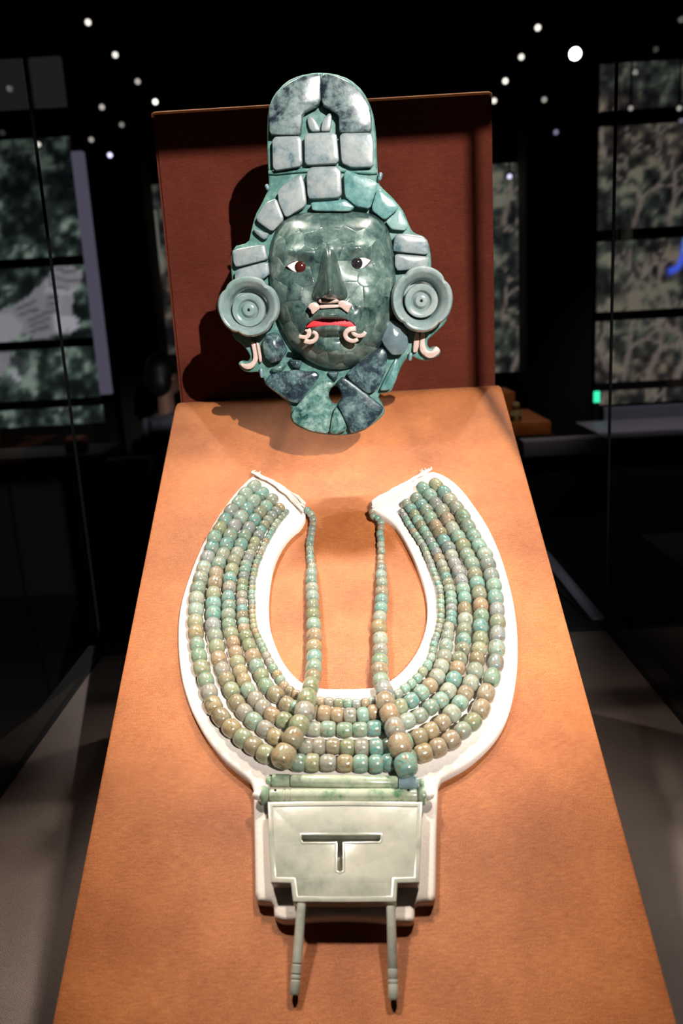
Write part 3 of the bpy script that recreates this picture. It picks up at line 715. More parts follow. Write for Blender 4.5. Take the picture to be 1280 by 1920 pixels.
PAL_O = [srgb(132,142,112), srgb(118,130,98), srgb(142,146,114), srgb(112,142,118), srgb(150,134,100), srgb(128,118,92), srgb(120,150,132), srgb(140,138,128), srgb(152,128,100)]
def strand(name, label, pts, radius, height, group=None):
    """pts: traced bead centres; radius(px,py), height(px,py) of the bead centre over the cloth"""
    P = []; Rd = []
    for x, y in pts:
        r_ = radius(x, y) * 1.06; h = height(x, y, r_); P.append(slope_pt(*slope_uv(x, y, h), h)); Rd.append(r_)
    base = min(P, key=lambda p: p.z); th = thing(name, label, 'bead strand', (base.x, base.y, base.z), 'bead strands of the collar')
    n = len(P)
    obj('thread', tube_me('thread', P, 0.0006, 5, th.location), M['thread'], th)
    for i in range(n):
        a = P[max(0, i - 1)]; b = P[min(n - 1, i + 1)]; t = (b - a).normalized()
        d = min((P[i] - P[i - 1]).length if i else 9, (P[i + 1] - P[i]).length if i < n - 1 else 9)
        d2 = [x for x in ((P[i] - P[i - 1]).length if i else None, (P[i + 1] - P[i]).length if i < n - 1 else None) if x and x < 3.2 * Rd[i]]
        hl = 0.5 * (sum(d2) / len(d2) if d2 else d); hl = max(0.5 * Rd[i], min(hl * 1.03, 1.02 * Rd[i]))
        o = bpy.data.objects.new('bead', bead_mes[rb.randrange(4)]); COL.objects.link(o); o.parent = th
        r_ = Rd[i] * rb.uniform(0.95, 1.05)
        q_ = t.to_track_quat('Z', 'Y') @ Matrix.Rotation(rb.uniform(0, 6.28), 3, 'Z').to_quaternion()
        o.rotation_mode = 'QUATERNION'; o.rotation_quaternion = q_
        o.location = P[i] - th.location; o.scale = (r_, r_, hl)
        x, y = pts[i]
        warm = max(0.0, min(1.0, (y - 1060) / 160)) * (0.9 if x < 560 else 0.9 - 0.7 * min(1, (x - 560) / 150)) + 0.12
        o.color = [k * 0.97 for k in (rb.choice(PAL_O) if rb.random() < warm else rb.choice(PAL_T))[:3]] + [1]
    return th
flat = lambda x, y, r_: PAD_T + r_ * 0.92
S1 = [(476,913),(460,927),(448,942),(434,959),(422,975),(412,991),(402,1008),(397,1028),(389,1046),(382,1066),(376,1086),(371,1104),(368,1124),(367,1145),(366,1167),(367,1188),(369,1210),(373,1231),(378,1254),(386,1277),(392,1299),(400,1323),(415,1345),(434,1366),(455,1384),(475,1399),(498,1414),(528,1424),(559,1430),(585,1431),(615,1431),(647,1432),(676,1432),(705,1433),(731,1430),(764,1423),(794,1412),(821,1402),(846,1388),(867,1370),(886,1354),(902,1330),(911,1301),(922,1271),(929,1244),(931,1217),(933,1190),(933,1168),(932,1145),(929,1122),(926,1099),(921,1080),(915,1059),(909,1041),(898,1024),(888,1006),(878,988),(868,969),(856,952),(844,937),(833,924),(817,910)]
S2 = [(491,926),(476,940),(463,955),(452,970),(440,986),(432,1004),(425,1021),(418,1040),(410,1057),(405,1076),(403,1093),(400,1113),(400,1132),(400,1151),(399,1173),(403,1193),(406,1214),(410,1236),(417,1256),(424,1275),(434,1295),(444,1318),(458,1335),(476,1352),(497,1367),(517,1382),(545,1393),(574,1400),(598,1400),(624,1400),(651,1402),(678,1402),(705,1402),(730,1399),(758,1392),(786,1382),(808,1370),(829,1355),(847,1338),(862,1319),(872,1301),(882,1281),(890,1258),(894,1236),(898,1218),(900,1199),(900,1176),(902,1156),(901,1136),(898,1114),(894,1095),(890,1078),(885,1058),(876,1041),(868,1023),(859,1007),(848,991),(839,974),(829,958),(817,945),(806,929),(793,916)]
S3 = [(510,937),(499,949),(488,961),(477,975),(467,990),(459,1005),(452,1022),(445,1038),(439,1052),(435,1069),(431,1085),(430,1102),(428,1121),(429,1137),(428,1153),(429,1172),(433,1189),(437,1206),(442,1224),(445,1242),(450,1259),(457,1276),(465,1294),(479,1311),(493,1326),(510,1341),(533,1351),(560,1362),(588,1367),(615,1367),(646,1369),(675,1368),(702,1366),(732,1362),(763,1352),(787,1342),(807,1326),(826,1313),(840,1296),(850,1274),(857,1254),(861,1236),(867,1218),(869,1200),(870,1182),(872,1163),(871,1143),(871,1123),(868,1106),(865,1090),(860,1072),(852,1057),(846,1042),(841,1028),(832,1014),(825,999),(817,986),(807,971),(799,957),(790,946),(780,935)]
S4 = [(525,952),(518,959),(510,967),(503,976),(496,985),(490,994),(485,1004),(478,1016),(473,1028),(469,1039),(465,1049),(461,1059),(459,1069),(457,1081),(455,1093),(454,1105),(453,1118),(453,1131),(454,1143),(454,1155),(456,1167),(457,1179),(461,1193),(467,1211),(474,1231),(481,1249),(490,1267),(499,1286),(517,1302),(538,1321),(556,1328),(582,1334),(608,1338),(632,1341),(656,1342),(680,1341),(701,1336),(726,1332),(750,1325),(771,1314),(790,1299),(806,1286),(819,1269),(827,1250),(833,1232),(836,1212),(839,1193),(841,1177),(845,1165),(846,1153),(846,1141),(846,1129),(845,1117),(843,1105),(840,1093),(836,1082),(833,1071),(828,1059),(823,1047),(818,1036),(813,1026),(807,1016),(801,1005),(795,995),(789,985),(783,975),(777,965),(770,954),(762,945)]
S5 = [(536,960),(531,966),(526,972),(520,979),(515,986),(511,994),(507,1001),(503,1008),(499,1015),(495,1022),(492,1030),(488,1038),(485,1046),(481,1055),(479,1063),(477,1070),(476,1078),(474,1086),(473,1094),(473,1103),(472,1112),(472,1121),(473,1130),(473,1139),(473,1148),(474,1157),(475,1166),(476,1175),(479,1185),(483,1194),(487,1203),(491,1211),(495,1220),(500,1230),(506,1242),(512,1253),(520,1265),(526,1275),(533,1286),(543,1295),(556,1302),(570,1309),(586,1313),(601,1315),(617,1316),(635,1318),(652,1318),(668,1320),(684,1318),(698,1315),(714,1312),(731,1307),(746,1301),(759,1291),(771,1282),(782,1272),(792,1260),(801,1248),(808,1234),(811,1221),(813,1209),(815,1200),(818,1192),(821,1184),(823,1175),(825,1166),(826,1156),(827,1147),(826,1138),(826,1129),(826,1120),(825,1111),(824,1103),(821,1095),(818,1086),(815,1078),(812,1070),(809,1062),(807,1054),(803,1047),(800,1039),(797,1031),(794,1024),(789,1017),(785,1010),(780,1003),(775,996),(771,989),(766,982),(762,974),(758,967),(753,960)]
strand('bead_strand', 'outermost and longest strand of large green beads on the white pad', S1, lambda x, y: 0.0067, flat)
strand('bead_strand', 'second strand of large green beads just inside the outermost one', S2, lambda x, y: 0.0064, flat)
strand('bead_strand', 'middle one of the five curved bead strands on the white pad', S3, lambda x, y: 0.0060, flat)
strand('bead_strand', 'fourth curved strand counted from outside, beads growing large towards its bottom', S4, lambda x, y: 0.0048 + 0.0013 * max(0, min(1, (y - 1180) / 40)) + 0.0004 * max(0, min(1, (1000 - y) / 40)), flat)
strand('bead_strand', 'innermost curved strand of tiny green beads along the pad opening', S5, lambda x, y: 0.0032 + 0.0007 * max(0, min(1, (y - 1200) / 50)), flat)
HL = [(576,957),(583,964),(587,974),(587,983),(585,992),(584,1001),(582,1011),(581,1021),(581,1030),(582,1038),(582,1046),(583,1054),(585,1063),(584,1075),(584,1089),(585,1104),(586,1119),(587,1136),(587,1153),(588,1172),(589,1193),(589,1214),(589,1233),(588,1252),(587,1269),(583,1286),(576,1310),(571,1334),(561,1360),(549,1384),(532,1418)]
HR = [(697,960),(700,968),(708,972),(714,980),(714,990),(712,1001),(714,1011),(714,1022),(715,1034),(714,1047),(714,1057),(715,1066),(714,1079),(716,1094),(716,1111),(715,1126),(714,1142),(712,1159),(711,1177),(713,1200),(713,1221),(712,1241),(712,1258),(714,1277),(720,1294),(722,1315),(730,1339),(740,1366),(749,1398),(761,1435)]
def hang_r(x, y): return float(np.interp(y, [955, 1055, 1085, 1200, 1290, 1330, 1370, 1425], [0.0034, 0.0037, 0.0056, 0.0067, 0.0069, 0.0073, 0.0078, 0.0086]))
def hang_h(x, y, r_): return float(np.interp(y, [955, 1000, 1100, 1230, 1285, 1315, 1400, 1430], [0.010, r_ + 0.001, r_ + 0.0005, r_ + 0.001, PAD_T + r_, 0.0225, 0.0265, 0.0245]))
strand('hanging_bead_string', 'straight bead string hanging over the left side of the pad opening', HL, hang_r, hang_h)
strand('hanging_bead_string', 'straight bead string hanging over the right side of the pad opening', HR, hang_r, hang_h)

# jade tubes across the foot of the collar
def sp(px, py, h): return slope_pt(*slope_uv(px, py, h), h)
def turned(name, label, a, b, segs, parts):
    """a tube of several pieces between a and b; segs = [(name, t0, t1, profile radii, material)]"""
    ax = (b - a); L = ax.length; ax.normalize()
    th = thing(name, label, 'jade tube', a.lerp(b, 0.5), 'jade tubes across the collar foot')
    for nm, t0, t1, prof, mt in segs:
        pr = [(r_, (t0 + (t1 - t0) * z) * L) for z, r_ in prof]
        obj(nm, lathe_me(nm, pr, a, ax, S_N, 20, th.location, None, 35), M[mt], th)
    for t, px_, r_ in parts:
        c = a + ax * (t * L) + S_N * r_ * 0.8 - S_DN * r_ * 0.3
        obj('drill_hole', lathe_me('drill_hole', [(0.0009, 0), (0.0009, r_ * 0.26), (0.0002, r_ * 0.265)], c, (S_N - S_DN * 0.35).normalized(), EX, 8, th.location), M['hole'], th)
    return th
rt = 0.0047
bar = [(0, 0.0008), (0, rt * 0.85), (0.015, rt), (0.985, rt), (1, rt * 0.85), (1, 0.0008)]
cap = [(0, 0.0005), (0.05, 0.0022), (0.3, 0.0031), (0.6, 0.0033), (0.9, 0.0028), (1, 0.0005)]
hu = PAD_T + rt
turned('jade_tube', 'pale green jade tube lying right under the beads, blue piece at its right end', sp(498, 1463, hu), sp(795, 1468, hu),
       [('end_bead', 0.0, 0.038, cap, 'tube_green'), ('tube_piece', 0.042, 0.155, bar, 'tube'), ('tube_piece', 0.16, 0.835, bar, 'tube'), ('tube_piece', 0.84, 0.963, bar, 'tube_blue'), ('end_bead', 0.967, 1.0, cap, 'tube_green')], [])
groove = [(0, 0.0008), (0, rt * 0.9), (0.02, rt), (0.09, rt), (0.095, rt * 0.86), (0.105, rt * 0.86), (0.11, rt), (0.125, rt), (0.13, rt * 0.9), (0.14, rt * 0.9), (0.145, rt), (0.85, rt), (0.855, rt * 0.9), (0.87, rt * 0.9), (0.875, rt), (0.885, rt), (0.89, rt * 0.86), (0.9, rt * 0.86), (0.905, rt), (0.98, rt), (1, rt * 0.9), (1, 0.0008)]
flange_l = [(0, 0.001), (0.0, 0.0068), (0.2, 0.0070), (0.5, 0.0060), (0.8, 0.0042), (1, 0.001)]
flange_r = [(1 - z, r_) for z, r_ in reversed(flange_l)]
ball = [(0, 0.0006), (0.1, 0.0021), (0.35, 0.0034), (0.6, 0.0037), (0.85, 0.0028), (1, 0.0006)]
turned('jade_tube', 'pale green jade tube with round flanges and white end knobs above the plaque', sp(473, 1491, hu + 0.001), sp(814, 1491, hu + 0.001),
       [('end_knob', 0.0, 0.058, ball, 'white_shell'), ('flange', 0.055, 0.098, flange_l, 'tube_green'), ('tube_piece', 0.098, 0.905, groove, 'tube'), ('flange', 0.905, 0.948, flange_r, 'tube_green'), ('end_knob', 0.945, 1.0, [(1 - z, r_) for z, r_ in reversed(ball)], 'white_shell')],
       [(0.13, 0, rt), (0.86, 0, rt)])

# the plaque with its T-shaped slot
PQ_H = PAD_T + 0.0105
out_px = [(501.5,1504),(646,1502),(792,1504),(789,1580),(786,1655),(745,1656),(743,1691),(640,1692),(549,1691),(545,1656),(508,1655),(504,1580)]
T_px = [(566,1566.5),(712,1566.5),(713,1572),(711,1577.5),(642,1578.5),(642,1632),(637,1634),(632,1632),(632,1578.5),(568,1578.5),(565,1573)]
pq = thing('jade_plaque', 'pale grey green jade plaque with a T-shaped slot on the white pad', 'plaque', sp(640, 1692, 0.0))
poly = spoly(out_px, PQ_H); Tp = spoly(T_px, PQ_H)
slab = obj('plaque_body', plate_me('plaque_body', poly, SFR, PQ_H, 0.0085, bev=0.0012, rnd=1, q=0.04, holes=[Tp], org=pq.location, sharp=40), M['plaque'], pq)
obj('plaque_rim', plate_me('plaque_rim', poly, SFR, PQ_H + 0.0007, 0.003, bev=0.0007, rnd=0, holes=[inset(poly if area2(poly) > 0 else poly[::-1], 0.0036)], org=pq.location, sharp=40), M['plaque'], pq)
Tb = inset(Tp if area2(Tp) > 0 else Tp[::-1], -0.0019)
obj('slot_rim', plate_me('slot_rim', Tb, SFR, PQ_H + 0.0003, 0.002, bev=0.0007, rnd=0, holes=[Tp], org=pq.location, sharp=40), M['plaque'], pq)
# two turned rods below the plaque
def rod(label, a, b, groove_at):
    ax = b - a; L = ax.length; ax.normalize(); r0, r1 = 0.0030, 0.0034
    th = thing('jade_rod', label, 'jade rod', b, 'jade rods below the plaque')
    pr = [(0.0012, 0.0), (r0 * 0.9, 0.0), (r0, 0.001)]
    for t0, t1, k in groove_at:
        z0, z1 = t0 * L, t1 * L; rr = r0 + (r1 - r0) * t0
        pr += [(rr, z0), (rr * k, z0 + 0.0006), (rr * k, z1 - 0.0006), (rr, z1)]
    pr += [(r1, L - 0.0012), (r1 * 0.85, L), (r1 * 0.5, L), (r1 * 0.5, L - 0.006), (0.0003, L - 0.006)]
    obj('rod_body', lathe_me('rod_body', pr, a, ax, S_N, 18, th.location, None, 30), M['plaque'], th)
    e = b - ax * 0.004
    obj('bore', lathe_me('bore', [(r1 * 0.48, 0), (r1 * 0.48, 0.0008), (0.0002, 0.0009)], e, ax, S_N, 12, th.location), M['hole'], th)
rod('thin jade rod below the plaque on the left with two grooves near its end', sp(565, 1694, 0.0175), sp(552, 1866, 0.0037), [(0.66, 0.685, 0.84), (0.77, 0.795, 0.8), (0.825, 0.85, 0.84)])
rod('thin jade rod below the plaque on the right with faint rings', sp(732.5, 1699, 0.0175), sp(737.5, 1875, 0.0037), [(0.67, 0.685, 0.92), (0.78, 0.795, 0.9), (0.83, 0.845, 0.92)])

# ------------------------------------------------------------------ jungle screens at the far end of the gallery
rng = np.random.default_rng(5)
CELL = 3.0; GX0, GY0 = -160.0, 60.0; GW, GH = 540, 290
def vnoise(cell):
    nx, ny = int(GW * CELL / cell) + 3, int(GH * CELL / cell) + 3; a = rng.random((ny, nx))
    xs = np.arange(GW) * CELL / cell; ys = np.arange(GH) * CELL / cell; xi = xs.astype(int); yi = ys.astype(int); fx = xs - xi; fy = ys - yi
    fx = fx * fx * (3 - 2 * fx); fy = fy * fy * (3 - 2 * fy); fy = fy[:, None]; fx = fx[None]
    A = a[yi][:, xi]; B = a[yi][:, xi + 1]; C = a[yi + 1][:, xi]; D = a[yi + 1][:, xi + 1]
    return (A * (1 - fx) + B * fx) * (1 - fy) + (C * (1 - fx) + D * fx) * fy
def L3(r, g, b): return np.array(srgb(r, g, b)[:3])
big = vnoise(90); mid = vnoise(30); sm = vnoise(14); ti = vnoise(7)
v = 0.22 * big + 0.26 * mid + 0.34 * sm + 0.18 * ti
v = np.clip((v - 0.33) / 0.36, 0, 1) ** 1.5
XS = GX0 + np.arange(GW) * CELL; YS = GY0 + np.arange(GH) * CELL; GXX, GYY = np.meshgrid(XS, YS)
def blend(t, stops):
    out = np.zeros(t.shape + (3,))
    for c in range(3): out[..., c] = np.interp(t, [s for s, _ in stops], [k[c] for _, k in stops])
    return out
pic_l = blend(v, [(0, L3(18, 23, 23)), (0.4, L3(46, 56, 53)), (0.7, L3(86, 101, 93)), (1, L3(134, 149, 138))])
warm = np.clip((vnoise(70) - 0.45) * 3, 0, 1)[..., None]
pic_r = blend(v, [(0, L3(20, 21, 24)), (0.45, L3(52, 56, 52)), (0.75, L3(90, 94, 82)), (1, L3(120, 118, 102))])
pic_r = pic_r * (1 - warm * 0.6) + blend(v, [(0, L3(26, 22, 24)), (0.5, L3(70, 58, 54)), (1, L3(136, 116, 102))]) * warm * 0.6
fade = np.clip((GYY - 270) / 260, 0.25, 1)[..., None] ** 0.8
pic_l *= 0.75 * np.clip((GYY - 250) / 190, 0.3, 1)[..., None]
def pmask(P):
    ins = np.zeros(GXX.shape, bool); n = len(P)
    for i in range(n):
        ax, ay = P[i]; bx, by = P[(i + 1) % n]
        if ay == by: continue
        ins ^= ((ay > GYY) != (by > GYY)) & (GXX < (bx - ax) * (GYY - ay) / (by - ay) + ax)
    return ins
def fill(img, P, col, a=1.0):
    k = pmask(P); img[k] = img[k] * (1 - a) + np.array(col) * a
def stroke(img, path, w, col, a=0.8):
    for (ax, ay), (bx, by) in zip(path[:-1], path[1:]):
        m_ = 1.3 * w
        c0 = max(0, int((min(ax, bx) - m_ - GX0) / CELL)); c1 = min(GW, int((max(ax, bx) + m_ - GX0) / CELL) + 2)
        r0 = max(0, int((min(ay, by) - m_ - GY0) / CELL)); r1 = min(GH, int((max(ay, by) + m_ - GY0) / CELL) + 2)
        if c1 <= c0 or r1 <= r0: continue
        X_, Y_ = GXX[r0:r1, c0:c1], GYY[r0:r1, c0:c1]
        ex, ey = bx - ax, by - ay; t = np.clip(((X_ - ax) * ex + (Y_ - ay) * ey) / (ex * ex + ey * ey + 1e-9), 0, 1)
        d = np.hypot(X_ - ax - t * ex, Y_ - ay - t * ey); k = (np.clip(1.2 - d / w, 0, 1) * a)[..., None]
        img[r0:r1, c0:c1] = img[r0:r1, c0:c1] * (1 - k) + np.array(col) * k
st = L3(120, 117, 123); sd = L3(62, 61, 68); sw = L3(148, 145, 152)
ZP = lambda P: zm(0, 440, 0.2656, P)
fill(pic_l, ZP([(320,300),(380,215),(500,205),(575,280),(570,320),(520,380),(490,580),(550,650),(480,690),(330,720),(200,720),(150,690),(-300,900),(-300,600),(0,530),(80,500),(180,430),(240,380),(310,320)]), st, 0.95)
fill(pic_l, ZP([(0,830),(75,830),(60,900),(0,1000),(-200,1000),(-200,830)]), st, 0.9)
fill(pic_l, ZP([(60,940),(110,960),(150,1010),(120,1030),(70,1000)]), sw, 0.9)
fill(pic_l, ZP([(370,560),(530,580),(560,650),(380,690)]), sw, 0.9)
fill(pic_l, ZP([(320,330),(520,380),(500,420),(310,400)]), sw, 0.7)
fill(pic_l, ZP([(-60,570),(60,540),(160,640),(110,740),(-60,790)]), sw, 0.5)
for a_, b_ in (((330,290),(560,330)),((340,345),(480,380)),((200,600),(330,540)),((210,640),(340,590)),((220,680),(340,640)),((110,520),(240,470)),((140,560),(260,520)),((330,440),(400,430)),((330,490),(400,480)),((340,540),(400,530)),((400,240),(520,260)),((100,860),(190,930)),((80,900),(170,960))):
    stroke(pic_l, ZP([a_, b_]), 4.2, sd, 0.85)
stroke(pic_l, ZP([(420,430),(400,580)]), 3.5, sw, 0.7)
rk = random.Random(9)
def tree(img, x, y, ang, ln, w, dep, col):
    if dep == 0 or ln < 6: return
    path = [(x, y)]; a = ang
    for _ in range(4):
        a += rk.uniform(-0.22, 0.22); x += math.cos(a) * ln / 4; y -= math.sin(a) * ln / 4; path.append((x, y))
    stroke(img, path, w, col, 0.75)
    for s in (-1, 1): tree(img, x, y, a + s * rk.uniform(0.3, 0.75), ln * rk.uniform(0.6, 0.8), max(2.0, w * 0.72), dep - 1, col)
bc = L3(128, 115, 108)
for x, y, l, w_ in ((1168,708,58,6.5),(1208,712,62,7),(1262,716,60,7),(1130,690,45,5),(1185,425,52,4.5),(1250,420,56,5),(1190,585,52,5),(1260,575,46,5),(1140,300,40,4),(1240,330,46,4),(960,712,60,5),(940,600,45,4),(970,500,40,4),(1300,700,60,6),(945,420,36,4)):
    tree(pic_r, x + rk.uniform(-4, 4), y, math.pi / 2 + rk.uniform(-0.25, 0.25), l, w_, 4, bc)
for x in range(925, 1330, 46): tree(pic_r, x, 708, -math.pi / 2 + rk.uniform(-0.9, 0.9), 26, 4, 3, bc)
pic_r *= 0.72
stroke(pic_r, [(1292,440),(1281,462),(1276,485),(1268,500),(1254,507)], 6.5, L3(62, 92, 235), 0.95); stroke(pic_r, [(1284,446),(1278,470)], 3, L3(90, 160, 250), 0.8)
M['screen'] = attr_emit('screen_picture', 1.0)
def to_px(p):
    q_ = R.T @ np.array([p[0], p[1], p[2] - ZC]); return CX + F * q_[0] / q_[2], CY + F * q_[1] / q_[2]
def picture_panel(x0, x1, z0, z1, Y, img, parent, org, step=0.022):
    nx = max(2, int((x1 - x0) / step)); nz = max(2, int((z1 - z0) / step)); V = []; Fc = []; C_ = []
    for j in range(nz + 1):
        for i in range(nx + 1):
            p = (x0 + (x1 - x0) * i / nx, Y, z0 + (z1 - z0) * j / nz); V.append(p)
            a, b = to_px(p); u = min(GW - 1, max(0, int((a - GX0) / CELL))); w_ = min(GH - 1, max(0, int((b - GY0) / CELL))); C_.append(img[w_, u])
    for j in range(nz):
        for i in range(nx): q0 = j * (nx + 1) + i; Fc.append((q0, q0 + 1, q0 + nx + 2, q0 + nx + 1))
    b0 = len(V)                                       # a slab 3 cm deep behind the picture
    for x, z in ((x0, z0), (x1, z0), (x1, z1), (x0, z1)): V.append((x, Y + 0.03, z)); C_.append((0, 0, 0))
    Fc.append((b0, b0 + 1, b0 + 2, b0 + 3))
    c4 = [0, nx, (nz + 1) * (nx + 1) - 1, nz * (nx + 1)]
    me = mesh('picture_panel', V, Fc, org, 0)
    at_ = me.color_attributes.new('picture', 'FLOAT_COLOR', 'POINT')
    at_.data.foreach_set('color', np.concatenate([np.array(C_), np.ones((len(C_), 1))], 1).astype(np.float32).ravel())
    return obj('picture_panel', me, M['screen'], parent)
YS_ = 6.5
def screen(name, label, px_l, px_r, rows, img, header=None, ref=480):
    xl = at(px_l, ref, YS_).x; xr = at(px_r, ref, YS_).x; xm = (px_l + px_r) / 2
    z_of = lambda py: at(max(20, min(1260, xm)), py, YS_).z
    zs = [(z_of(a), z_of(b)) for a, b in rows]
    zb = min(b for _, b in zs) - 0.05; zt = max(a for a, _ in zs) + 0.05
    th = thing(name, label, 'screen', ((xl + xr) / 2, YS_ + 0.05, 0), 'forest screens at the far wall')
    o = th.location
    for a, b in zs: picture_panel(xl, xr, b, a, YS_, img, th, o)
    prev = None
    for a, b in zs:
        if prev is not None: obj('frame_bar', box_me('frame_bar', xl, xr, YS_ - 0.05, YS_ + 0.02, a, prev, o, 0.004), M['matt_black'], th)
        prev = b
    obj('support', box_me('support', xl + 0.1, xr - 0.1, YS_ + 0.03, YS_ + 0.4, 0, zt, o), M['matt_black'], th)
    if header:
        obj('header_panel', box_me('header_panel', xl, xr, YS_ - 0.02, YS_ + 0.03, z_of(header[1]), z_of(header[0]), o), M['header'], th)
    return th, xl, xr, zb, zt
M['header'] = emit('header_glow', srgb(30, 29, 31), 1.0)  # grey header panel shows by its own painted glow, not by lamplight
sl, xl, xr, zb, zt = screen('jungle_screen', 'large screen on the left showing a stepped stone pyramid in forest', -150, 158, [(262, 487), (504, 641), (657, 753), (768, 802)], pic_l, (112, 205), 480)
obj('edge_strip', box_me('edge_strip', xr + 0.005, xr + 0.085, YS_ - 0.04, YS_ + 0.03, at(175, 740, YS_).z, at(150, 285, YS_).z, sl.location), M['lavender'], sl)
screen('jungle_screen', 'large screen on the right showing tangled forest roots and a blue tail', 1119, 1400, [(112, 203), (230, 425), (446, 578), (595, 711), (725, 752)], pic_r, None, 480)
sc_, cxl, cxr, _, _ = screen('jungle_screen', 'dim forest screen mostly hidden behind the upright board', 272, 992, [(325, 715)], pic_r, None, 500)
obj('column_edge_glow', box_me('column_edge_glow', at(285, 440, YS_ - 0.06).x, at(296, 440, YS_ - 0.06).x, YS_ - 0.06, YS_ - 0.02, at(290, 500, YS_).z, at(290, 395, YS_).z, sc_.location, 0.01), emit('painted_column_light', srgb(96, 96, 88), 1.0), sc_)  # glowing box stands in for light on a column edge

# dark pillars between the screens
def pillar(label, px0, px1, Y, ref):
    a = at(px0, ref, Y).x; b = at(px1, ref, Y).x
    th = thing('pillar', label, 'pillar', ((a + b) / 2, Y + 0.15, 0), 'dark pillars between the screens')
    obj('shaft', box_me('shaft', a, b, Y, Y + 0.3, 0.1, 4.1, th.location, 0.01), M['column'], th)
    obj('plinth', box_me('plinth', a - 0.03, b + 0.03, Y - 0.03, Y + 0.33, 0, 0.1, th.location, 0.008), M['matt_black'], th)
pillar('dark square pillar right of the pyramid screen', 196, 283, 6.1, 500)
pillar('dark square pillar left of the roots screen', 987, 1112, 6.1, 500)

# second display plinth seen past the right edge of the board
def orange_display():
    Y = 3.0; th = thing('stepped_display', 'stepped orange cloth plinth in the dark beyond the board', 'plinth', (at(960, 760, Y).x, Y + 0.2, 0)); o = th.location
    xa = at(905, 760, Y).x
    z2 = at(980, 792, Y).z; z1 = at(960, 738, Y).z; zl = at(980, 818, Y).z
    up = obj('upper_step', box_me('upper_step', xa, at(972, 760, Y).x, Y + 0.06, Y + 0.26, z2, z1, o, 0.006), M['cloth'], th)
    obj('lower_step', box_me('lower_step', xa - 0.1, at(1033, 800, Y).x, Y, Y + 0.4, zl, z2, o, 0.006), M['cloth'], th)
    obj('pedestal', box_me('pedestal', xa - 0.1, at(1033, 800, Y).x + 0.02, Y, Y + 0.42, 0, zl, o, 0.006), M['matt_black'], th)
    # small seated stone figure in front of the upper step
    c = at(967, 790, Y + 0.03); c.z = z2
    pr = [(0.004, 0), (0.017, 0.001), (0.019, 0.012), (0.016, 0.026), (0.013, 0.036), (0.009, 0.042), (0.0085, 0.045), (0.0125, 0.052), (0.0135, 0.06), (0.011, 0.068), (0.004, 0.072)]
    fg = thing('stone_figurine', 'small pale stone figurine standing on the stepped orange plinth', 'figurine', c)
    obj('figure_body', lathe_me('figure_body', pr, c, (0, 0, 1), (1, 0, 0), 16, c, lambda a, r_: 1 + 0.12 * math.cos(2 * a), 60), plain('figurine_stone', srgb(150, 128, 98), 0.8), fg)
    for s in (-1, 1):
        obj('arm', tube_me('arm', [c + Vector((s * 0.015, -0.003, 0.037)), c + Vector((s * 0.021, -0.008, 0.026)), c + Vector((s * 0.008, -0.019, 0.022))], [0.005, 0.0045, 0.004], 8, c), bpy.data.materials['figurine_stone'], fg)
    l = spot('plinth_fill', (0.75, 2.2, 1.6), (at(960, 760, Y).x, Y + 0.1, at(975, 790, Y).z - ZC), 48, 20, 0.6, 0.03, (1.0, 0.8, 0.6))  # added fill light to brighten the steps and rail
    # label rail
    lr = thing('label_rail', 'grey sloping label rail below the stepped orange plinth', 'label rail', (at(1050, 850, 2.9).x, 2.9, 0))
    a = at(978, 836, 2.85).x; b = at(1130, 836, 2.85).x
    obj('rail_top', box_me('rail_top', a, b, 2.82, 2.90, at(1050, 852, 2.85).z, at(1050, 822, 2.85).z, lr.location, 0.004), plain('grey_label', srgb(120, 120, 140), 0.6), lr)
    obj('rail_base', box_me('rail_base', a + 0.02, b - 0.03, 2.84, 2.96, 0, at(1050, 853, 2.85).z, lr.location), M['matt_black'], lr)
orange_display()
def bench():
    Y = 5.2; th = thing('pale_bench', 'long pale bench standing before the roots screen', 'bench', (at(1220, 800, Y).x, Y, 0)); o = th.location
    a = at(1122, 800, Y).x; b = at(1420, 800, Y).x
    obj('bench_top', box_me('bench_top', a, b, Y, Y + 0.55, at(1200, 822, Y).z, at(1200, 808, Y).z, o, 0.01), plain('pale_bench_top', srgb(150, 142, 150), 0.45), th)
    obj('bench_body', box_me('bench_body', a + 0.06, b, Y + 0.04, Y + 0.5, 0, at(1200, 823, Y).z, o, 0.01), M['matt_black'], th)
    obj('bench_back', box_me('bench_back', a + 0.2, b, Y + 0.55, Y + 0.6, 0, at(1200, 762, Y + 0.55).z, o, 0.01), plain('pale_bench_back', srgb(132, 126, 140), 0.6), th)
    spot('bench_fill', (2.1, 4.6, 2.2), (a + 0.7, Y + 0.3, -0.7), 90, 44, 0.8, 0.05, (0.95, 0.93, 1.0))  # unseen fill light added to brighten the bench
bench()
# small green signal lamp by the right pillar
gl = thing('signal_lamp', 'tiny glowing green signal lamp beside the right pillar', 'lamp', (at(1118, 744, 5.9).x, 5.9, 0))
c = at(1118, 744, 5.9)
obj('lamp_lens', box_me('lamp_lens', c.x - 0.022, c.x + 0.022, 5.89, 5.9, c.z - 0.04, c.z + 0.04, gl.location, 0.006), emit('green_signal', (0.05, 1.0, 0.52, 1), 1.1), gl)
obj('lamp_post', box_me('lamp_post', c.x - 0.02, c.x + 0.02, 5.9, 5.94, 0, c.z + 0.05, gl.location), M['matt_black'], gl)

